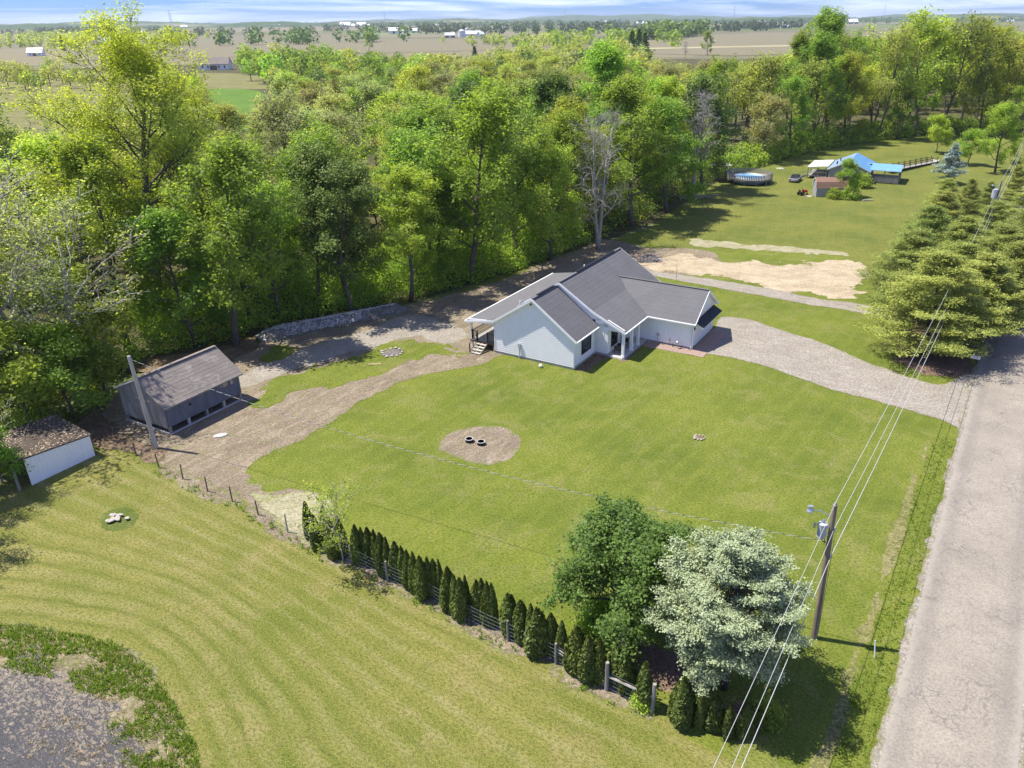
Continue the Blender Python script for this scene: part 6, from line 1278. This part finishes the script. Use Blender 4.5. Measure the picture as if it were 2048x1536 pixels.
m = MB(); m.hexa([(-.8, -.64, 1.325), (.18, -.64, 1.345), (.18, .64, 1.345), (-.8, .64, 1.325)], [(-.7, -.58, 1.38), (.1, -.58, 1.39), (.1, .58, 1.39), (-.7, .58, 1.38)]); m.build('car_roof', CARB, e)
for a_ in (-1.4, 1.35):
    for s in (-1, 1): m = MB(); m.tube([(a_, s * .72, .33), (a_, s * .9, .33)], .33, 14); w_ = m.build('wheel', RUBB, e); m = MB(); m.tube([(a_, s * .9, .33), (a_, s * .92, .33)], .19, 10); m.build('rim', STEEL, w_)
for s in (-.55, .55): m = MB(); m.box(-2.23, -2.2, s - .18, s + .18, .58, .72); m.build('tail_light', REDP, e); m = MB(); m.box(2.2, 2.23, s - .18, s + .18, .55, .7); m.build('headlight', TRIM, e)
# mower, logs, rocks
q = G(1604, 390); e = empty('riding_mower', (q[0], q[1], 0), .4, 'small red and black riding mower beside the brown-roofed shed', 'mower')
m = MB(); m.box(.1, .95, -.3, .3, .45, .85).hexa([(.1, -.3, .85), (.95, -.28, .8), (.95, .28, .8), (.1, .3, .85)], [(.15, -.22, .98), (.85, -.2, .9), (.85, .2, .9), (.15, .22, .98)]); m.build('hood', REDP, e); m = MB(); m.box(-.8, .1, -.4, .4, .3, .5); m.build('deck', BLACK, e); m = MB(); m.box(-.65, -.2, -.25, .25, .5, .62).box(-.72, -.62, -.25, .25, .62, 1.0); m.build('seat', RUBB, e)
m = MB(); m.tube([(.05, 0, .8), (-.08, 0, 1.1)], .03, 5).lathe([(.16, 0), (.18, .02), (.16, .04)], (-.08, 0, 1.1), 10); m.build('steering_wheel', BLACK, e)
for a_, r_ in ((-.5, .3), (.75, .2)):
    for s in (-.45, .45): m = MB(); m.tube([(a_, s - .08, r_), (a_, s + .08, r_)], r_, 10); m.build('wheel', RUBB, e)
rock_ring('rock_heap', (1618, 393), .6, 7, 'few pale rocks on the ground by the red mower', 'rocks', STONE, True)
rock_ring('rock_heap', (1560, 337), .9, 8, 'pale rocks at the edge of the hedgerow behind the pool', 'rocks', STONE, True)
q = G(1735, 402); e = empty('log', (q[0], q[1], .12), .1, 'pale log lying on the lawn below the pointed green tree', 'log'); m = MB(); m.tube([(-1, 0, 0), (0, .08, .02), (1, 0, 0)], [.14, .12, .1], 7); m.build('log_wood', BARKP, e)
# brush heap at the woods corner
q = G(1390, 398); e = empty('brush_heap', (q[0], q[1], 0), 0, 'pale heap of cut branches at the woods corner left of the pool', 'brush heap')
for i in range(30): a = random.uniform(0, 3.14); p = np.array([random.uniform(-3, 3), random.uniform(-1, 1), random.uniform(.1, .7)]); d = np.array([math.cos(a), math.sin(a), random.uniform(-.2, .3)]) * random.uniform(.6, 1.6); m = MB(); m.tube([p - d, p + d], [.06, .03], 4); m.build('branch', BARKP, e)

# ------------------------------------------------------------------ houses and farms in the distance
def barn(pxp, w, d, h, rz, label, wall=BARNW, rf=BARNR, name='barn', rh=.45, z=0, win=0):
    q = G(*pxp); e = empty(name, (q[0], q[1], z), rz, label, name.replace('_', ' ').split()[-1])
    m = MB(); m.prism([(-w / 2, 0, 0), (-w / 2, d, 0), (-w / 2, d, h), (-w / 2, d / 2, h + d * rh), (-w / 2, 0, h)], (w, 0, 0)); m.build('wall', wall, e)
    o_ = .04 * d
    for s in (0, 1):
        y0 = -o_ if s == 0 else d + o_; z0 = h - o_ * rh * 2 * .5; m = MB(); a = [(-w / 2 - o_, y0, z0), (w / 2 + o_, y0, z0), (w / 2 + o_, d / 2, h + d * rh), (-w / 2 - o_, d / 2, h + d * rh)]; m.hexa([(x, y, zz + .02) for x, y, zz in a], [(x, y, zz + .25) for x, y, zz in a]); m.build('roof', rf, e)
    m = MB(); m.box(-w * .12, w * .12, -.06, -.01, 0, h * .8); m.build('door', BARNB if wall is BARNW else BARNW, e)
    for i in range(win): m = MB(); x_ = -w / 2 + (i + .7) * w / (win + .4); m.box(x_ - .5, x_ + .5, -.05, -.02, h * .35, h * .8); m.build('window', GLASS, e)
    return e
def silo(pxp, r, h, label, mat=BARNR):
    q = G(*pxp); e = empty('silo', (q[0], q[1], 0), 0, label, 'silo'); m = MB(); m.lathe([(r, 0), (r, h)], n=18); m.build('silo_wall', mat, e, False); m = MB(); m.lathe([(r * 1.02, h), (r * .75, h + r * .35), (r * .2, h + r * .6), (.05, h + r * .7)], n=18); m.build('dome', BARNR, e, True); return e
barn((1527, 57.5), 38, 26, 9, .15, 'white roofed big barn left in the farm beyond the ploughed field', rf=BARNR)
barn((1558, 56.5), 26, 20, 7, -.3, 'middle white barn of the farm beyond the ploughed field'); barn((1572, 57), 22, 12, 5, .5, 'low right white shed of the farm beyond the ploughed field')
barn((1707, 49), 38, 26, 9, .1, 'single white barn farther right on the ploughed plain', wall=BARNB)
barn((213, 91), 17, 14, 5.5, .5, 'brown barn with a pale roof beyond the huge yellow-green tree', wall=BARNB); barn((192, 92), 10, 9, 3, .5, 'low brown lean-to left of the brown barn', wall=BARNB, rf=BARNB)
barn((300, 83), 12, 11, 4.5, -.5, 'dark gabled house with a white roof right of the brown barn', wall=BARNB, name='farm_house')
barn((788, 68), 24, 16, 7, .1, 'white barn beside the dark grove of the left farm'); barn((802, 67), 16, 12, 6, -.6, 'white barn with steep roof of the left farm'); barn((828, 66.5), 16, 12, 6, -.1, 'white gabled house right of the dark grove', name='farm_house', win=3)
silo((924, 74), 7, 9, 'short white grain bin of the middle farm'); silo((905, 75), 4, 5, 'small grain bin left of the short white one'); barn((900, 75.5), 18, 10, 4, .1, 'long pale shed left of the grain bin', wall=BARNB); barn((946, 73), 30, 12, 4.5, .05, 'long white shed right of the grain bin'); barn((965, 73), 12, 10, 4, .8, 'small shed at the right end of the middle farm', wall=VSID); silo((934, 72), 3.2, 13, 'slim silo behind the grain bin')
for i, (q, w_, l_) in enumerate((((690, 55), 60, 'leftmost white roof of the distant farm row'), ((707, 54.5), 40, 'second white roof of the distant farm row'), ((722, 54.5), 55, 'third white roof of the distant farm row'), ((738, 54), 35, 'last white roof of the distant farm row'), ((40, 61.5), 16, 'lone white house in the far left green field'),
        ((87, 52), 34, 'white farm on the far left hillside'), ((194, 49.5), 40, 'white barn on the far left ridge end'), ((305, 57), 30, 'pale farm roofs in front of the radio mast'), ((325, 64), 26, 'long white shed right of the radio mast'), ((368, 57), 40, 'white shed right of the mast on the plain'), ((282, 66), 22, 'small white house in the trees left of the mast'),
        ((554, 55.5), 38, 'white shed left of centre on the far plain'), ((664, 52), 45, 'white roof on the far plain left of centre'), ((875, 53), 28, 'small white house on the plain right of the mast'), ((966, 46.5), 50, 'pale house on the hill slope at centre'), ((1106, 52.5), 18, 'tiny white house on the field right of centre'),
        ((1209, 47.5), 44, 'white farm shed before the right-hand woods'), ((1222, 43), 36, 'white house on the right-hand hill'), ((1280, 50.5), 40, 'white shed group left of the hedgerow'), ((1296, 50.5), 30, 'small white shed beside the hedgerow'), ((1614, 35), 60, 'white tank-like building on the right ridge'), ((1638, 35), 50, 'second white building on the right ridge'),
        ((1948, 43), 26, 'white silo-like house at the right among dark trees'), ((2022, 45), 30, 'white house at the far right edge'))):
    barn(q, w_ * .8, w_ * .5, w_ * .16, .2 * math.sin(i * 3), l_, name='farm_building')
barn((70, 112), 14, 9, 3.2, .2, 'white house half hidden in the trees at the far left', name='farm_house', rf=BARNR, win=3); barn((428, 140), 20, 9, 3.6, .05, 'long white house with a pale roof seen between thin trees', name='farm_house', rf=OLDSH, win=5)
barn((1186, 148), 12, 9, 7.5, .5, 'grey roofed house deep in the woods behind the tallest maple', name='farm_house', wall=VSID, rf=VSID); barn((1060, 168), 13, 8, 6.5, 0, 'house with a pale flat roof peeping out of the woods', name='farm_house', rf=BARNR, rh=.2); barn((1430, 84), 1.2, 1.2, 1, 0, 'tiny box hut at the field tree', name='farm_hut')
def mast(pxp, ytop, label, w=2.2, red=False):
    q = G(*pxp); D = math.hypot(q[0], q[1]); h = CAMH + D * math.tan(math.atan((37.5 + (PX - pxp[0]) * math.tan(ROLL) - ytop) / 1550)); e = empty('radio_mast', (q[0], q[1], 0), .3, label, 'radio mast')
    for i in range(3): a = i * 2.094; m = MB(); m.tube([(w * math.cos(a), w * math.sin(a), 0), (w * .6 * math.cos(a), w * .6 * math.sin(a), h)], .28, 4); m.build('mast_leg', STEEL, e)
    m = MB(); n = 14
    for k in range(n):
        z0, z1 = h * k / n, h * (k + 1) / n; f = lambda z: w * (1 - .4 * z / h)
        for i in range(3): a, b = i * 2.094, (i + 1) * 2.094; m.tube([(f(z0) * math.cos(a), f(z0) * math.sin(a), z0), (f(z1) * math.cos(b), f(z1) * math.sin(b), z1)], .16, 3)
    m.build('lattice', STEEL if not red else REDP, e)
mast((344, 62), 26, 'taller lattice radio mast at the left horizon'); mast((347, 62), 30, 'second radio mast right beside the taller left one'); mast((771, 60), 27, 'lattice radio mast left of centre on the horizon'); mast((1130, 50), 21, 'thin mast right of centre on the horizon', 3); mast((1467, 46), 15, 'reddish mast above the white barns at the right horizon', 3, True); mast((1766, 42), 14, 'thin far mast at the right horizon', 3)

# ------------------------------------------------------------------ rough growth
rgT = np.random.default_rng(31)
def tufts(name, P, n, h, mat, label, wdt=.05, z=0.02, cond=None):
    x0, y0 = P.min(0); x1, y1 = P.max(0); X = rgT.uniform(x0, x1, n * 3); Y = rgT.uniform(y0, y1, n * 3); k = sdf(X, Y, P) > 0
    if cond is not None: k &= cond(X, Y)
    X = X[k][:n]; Y = Y[k][:n]; b = 4; X = np.repeat(X, b) + rgT.normal(0, .06, len(X) * b); Y = np.repeat(Y, b) + rgT.normal(0, .06, len(Y) * b); m = len(X)
    a = rgT.uniform(0, 6.283, m); H2 = h * rgT.uniform(.4, 1.2, m); ln = rgT.normal(0, .45, (m, 2)) * H2[:, None]; dx, dy = np.cos(a) * wdt, np.sin(a) * wdt
    p0 = np.stack([X - dx, Y - dy, np.full(m, z)], 1); p1 = np.stack([X + dx, Y + dy, np.full(m, z)], 1); p2 = np.stack([X + ln[:, 0] + dx * .25, Y + ln[:, 1] + dy * .25, z + H2], 1); p3 = np.stack([X + ln[:, 0] - dx * .25, Y + ln[:, 1] - dy * .25, z + H2], 1)
    o = mesh_np(name, np.stack([p0, p1, p2, p3], 1).reshape(-1, 3), np.arange(m * 4).reshape(-1, 4), mat, attrs={'tint': ('FACE', rgT.uniform(0, 1, m))}); return tag(o, kind='stuff', label=label)
GT = leaf_mat('grass_blades', (0.21, 0.30, 0.03), .35); GD = leaf_mat('dry_grass_blades', (.50, .42, .22), .25)
pond_s = catmull(POND_P)
ringc = lambda X, Y: (sdf(X, Y, pond_s) < .9) & (Y > 18) & ((vn(X * .8, Y * .8, 9) + .5 * vn(X * 2.3, Y * 2.3, 2) > .62) | (sdf(X, Y, _ring) < 1.1))
tufts('bank_grass', _ring, 13000, .22, GT, 'rough green grass on the pond bank', .03, cond=ringc); tufts('bank_grass', _ring, 3500, .18, GD, 'dry straw grass on the pond bank', .02, cond=ringc)
tufts('fence_line_weeds', buffer_line(FL, -.75, -.1), 1600, .25, GT, 'weeds growing along the foot of the fence', .035); tufts('fence_line_weeds', buffer_line(FL, -.5, .6), 900, .16, GD, 'dry stems along the foot of the fence', .02)
tufts('ditch_grass', np.array([along(-8, -1.9), along(34, -1.9), along(34, -.4), along(-8, -.4)]), 5000, .10, GT, 'longer grass of the road verge', .03)
tufts('mud_stubble', pond_s, 2500, .09, GD, 'dried stubble in the muddy pond bed', .035, cond=lambda X, Y: (Y > 18) & (vn(X * .9, Y * 1.4, 4) > .42) & (X > -24))
# loose stones of the crushed-stone bank
SB = px((512, 677), (560, 659), (640, 645), (740, 625), (800, 614), (806, 624), (720, 644), (640, 660), (560, 678), (530, 684)); n = 2600
X = rgT.uniform(SB[:, 0].min(), SB[:, 0].max(), n * 4); Y = rgT.uniform(SB[:, 1].min(), SB[:, 1].max(), n * 4); dd = sdf(X, Y, SB); k = dd > -.1; X, Y, dd = X[k][:n], Y[k][:n], dd[k][:n]
m = len(X); s = rgT.uniform(.05, .13, m); c = np.stack([X, Y, .06 + np.clip(dd + .3, 0, 1.1) * .7], 1); oc = np.array([(1, 0, 0), (0, 1, 0), (-1, 0, 0), (0, -1, 0), (0, 0, 1)], float)
V = c[:, None, :] + oc[None] * s[:, None, None] * rgT.uniform(.6, 1.3, (m, 5, 1)); Fq = np.array([(0, 1, 4), (1, 2, 4), (2, 3, 4), (3, 0, 4)])[None] + np.arange(m)[:, None, None] * 5
o = mesh_np('loose_stones', V.reshape(-1, 3), Fq.reshape(-1, 3), simple('pale_crushed_stone', (.50, .49, .46), .9, .35, 8)); tag(o, kind='stuff', label='loose pale stones on the bank at the woods edge')

# ------------------------------------------------------------------ air
hz = MB().box(-11500, 11500, -400, 11500, -4, 95).mesh('haze', LAWN); hz.materials.clear()
hm = bpy.data.materials.new('haze'); hm.use_nodes = True; t_ = hm.node_tree; t_.nodes.clear(); o_ = t_.nodes.new('ShaderNodeOutputMaterial'); pv_ = t_.nodes.new('ShaderNodeVolumePrincipled')
pv_.inputs['Color'].default_value = (.80, .90, .96, 1); pv_.inputs['Density'].default_value = 0.00007; pv_.inputs['Anisotropy'].default_value = .2; t_.links.new(pv_.outputs[0], o_.inputs['Volume'])
hz.materials.append(hm); ho = bpy.data.objects.new('haze', hz); COL.objects.link(ho); tag(ho, kind='stuff', label='thin blue air haze over the plain')
tot = sum(len(m.loop_triangles) if False else len(m.polygons) for m in bpy.data.meshes); print('faces', tot, 'objects', len(bpy.data.objects))
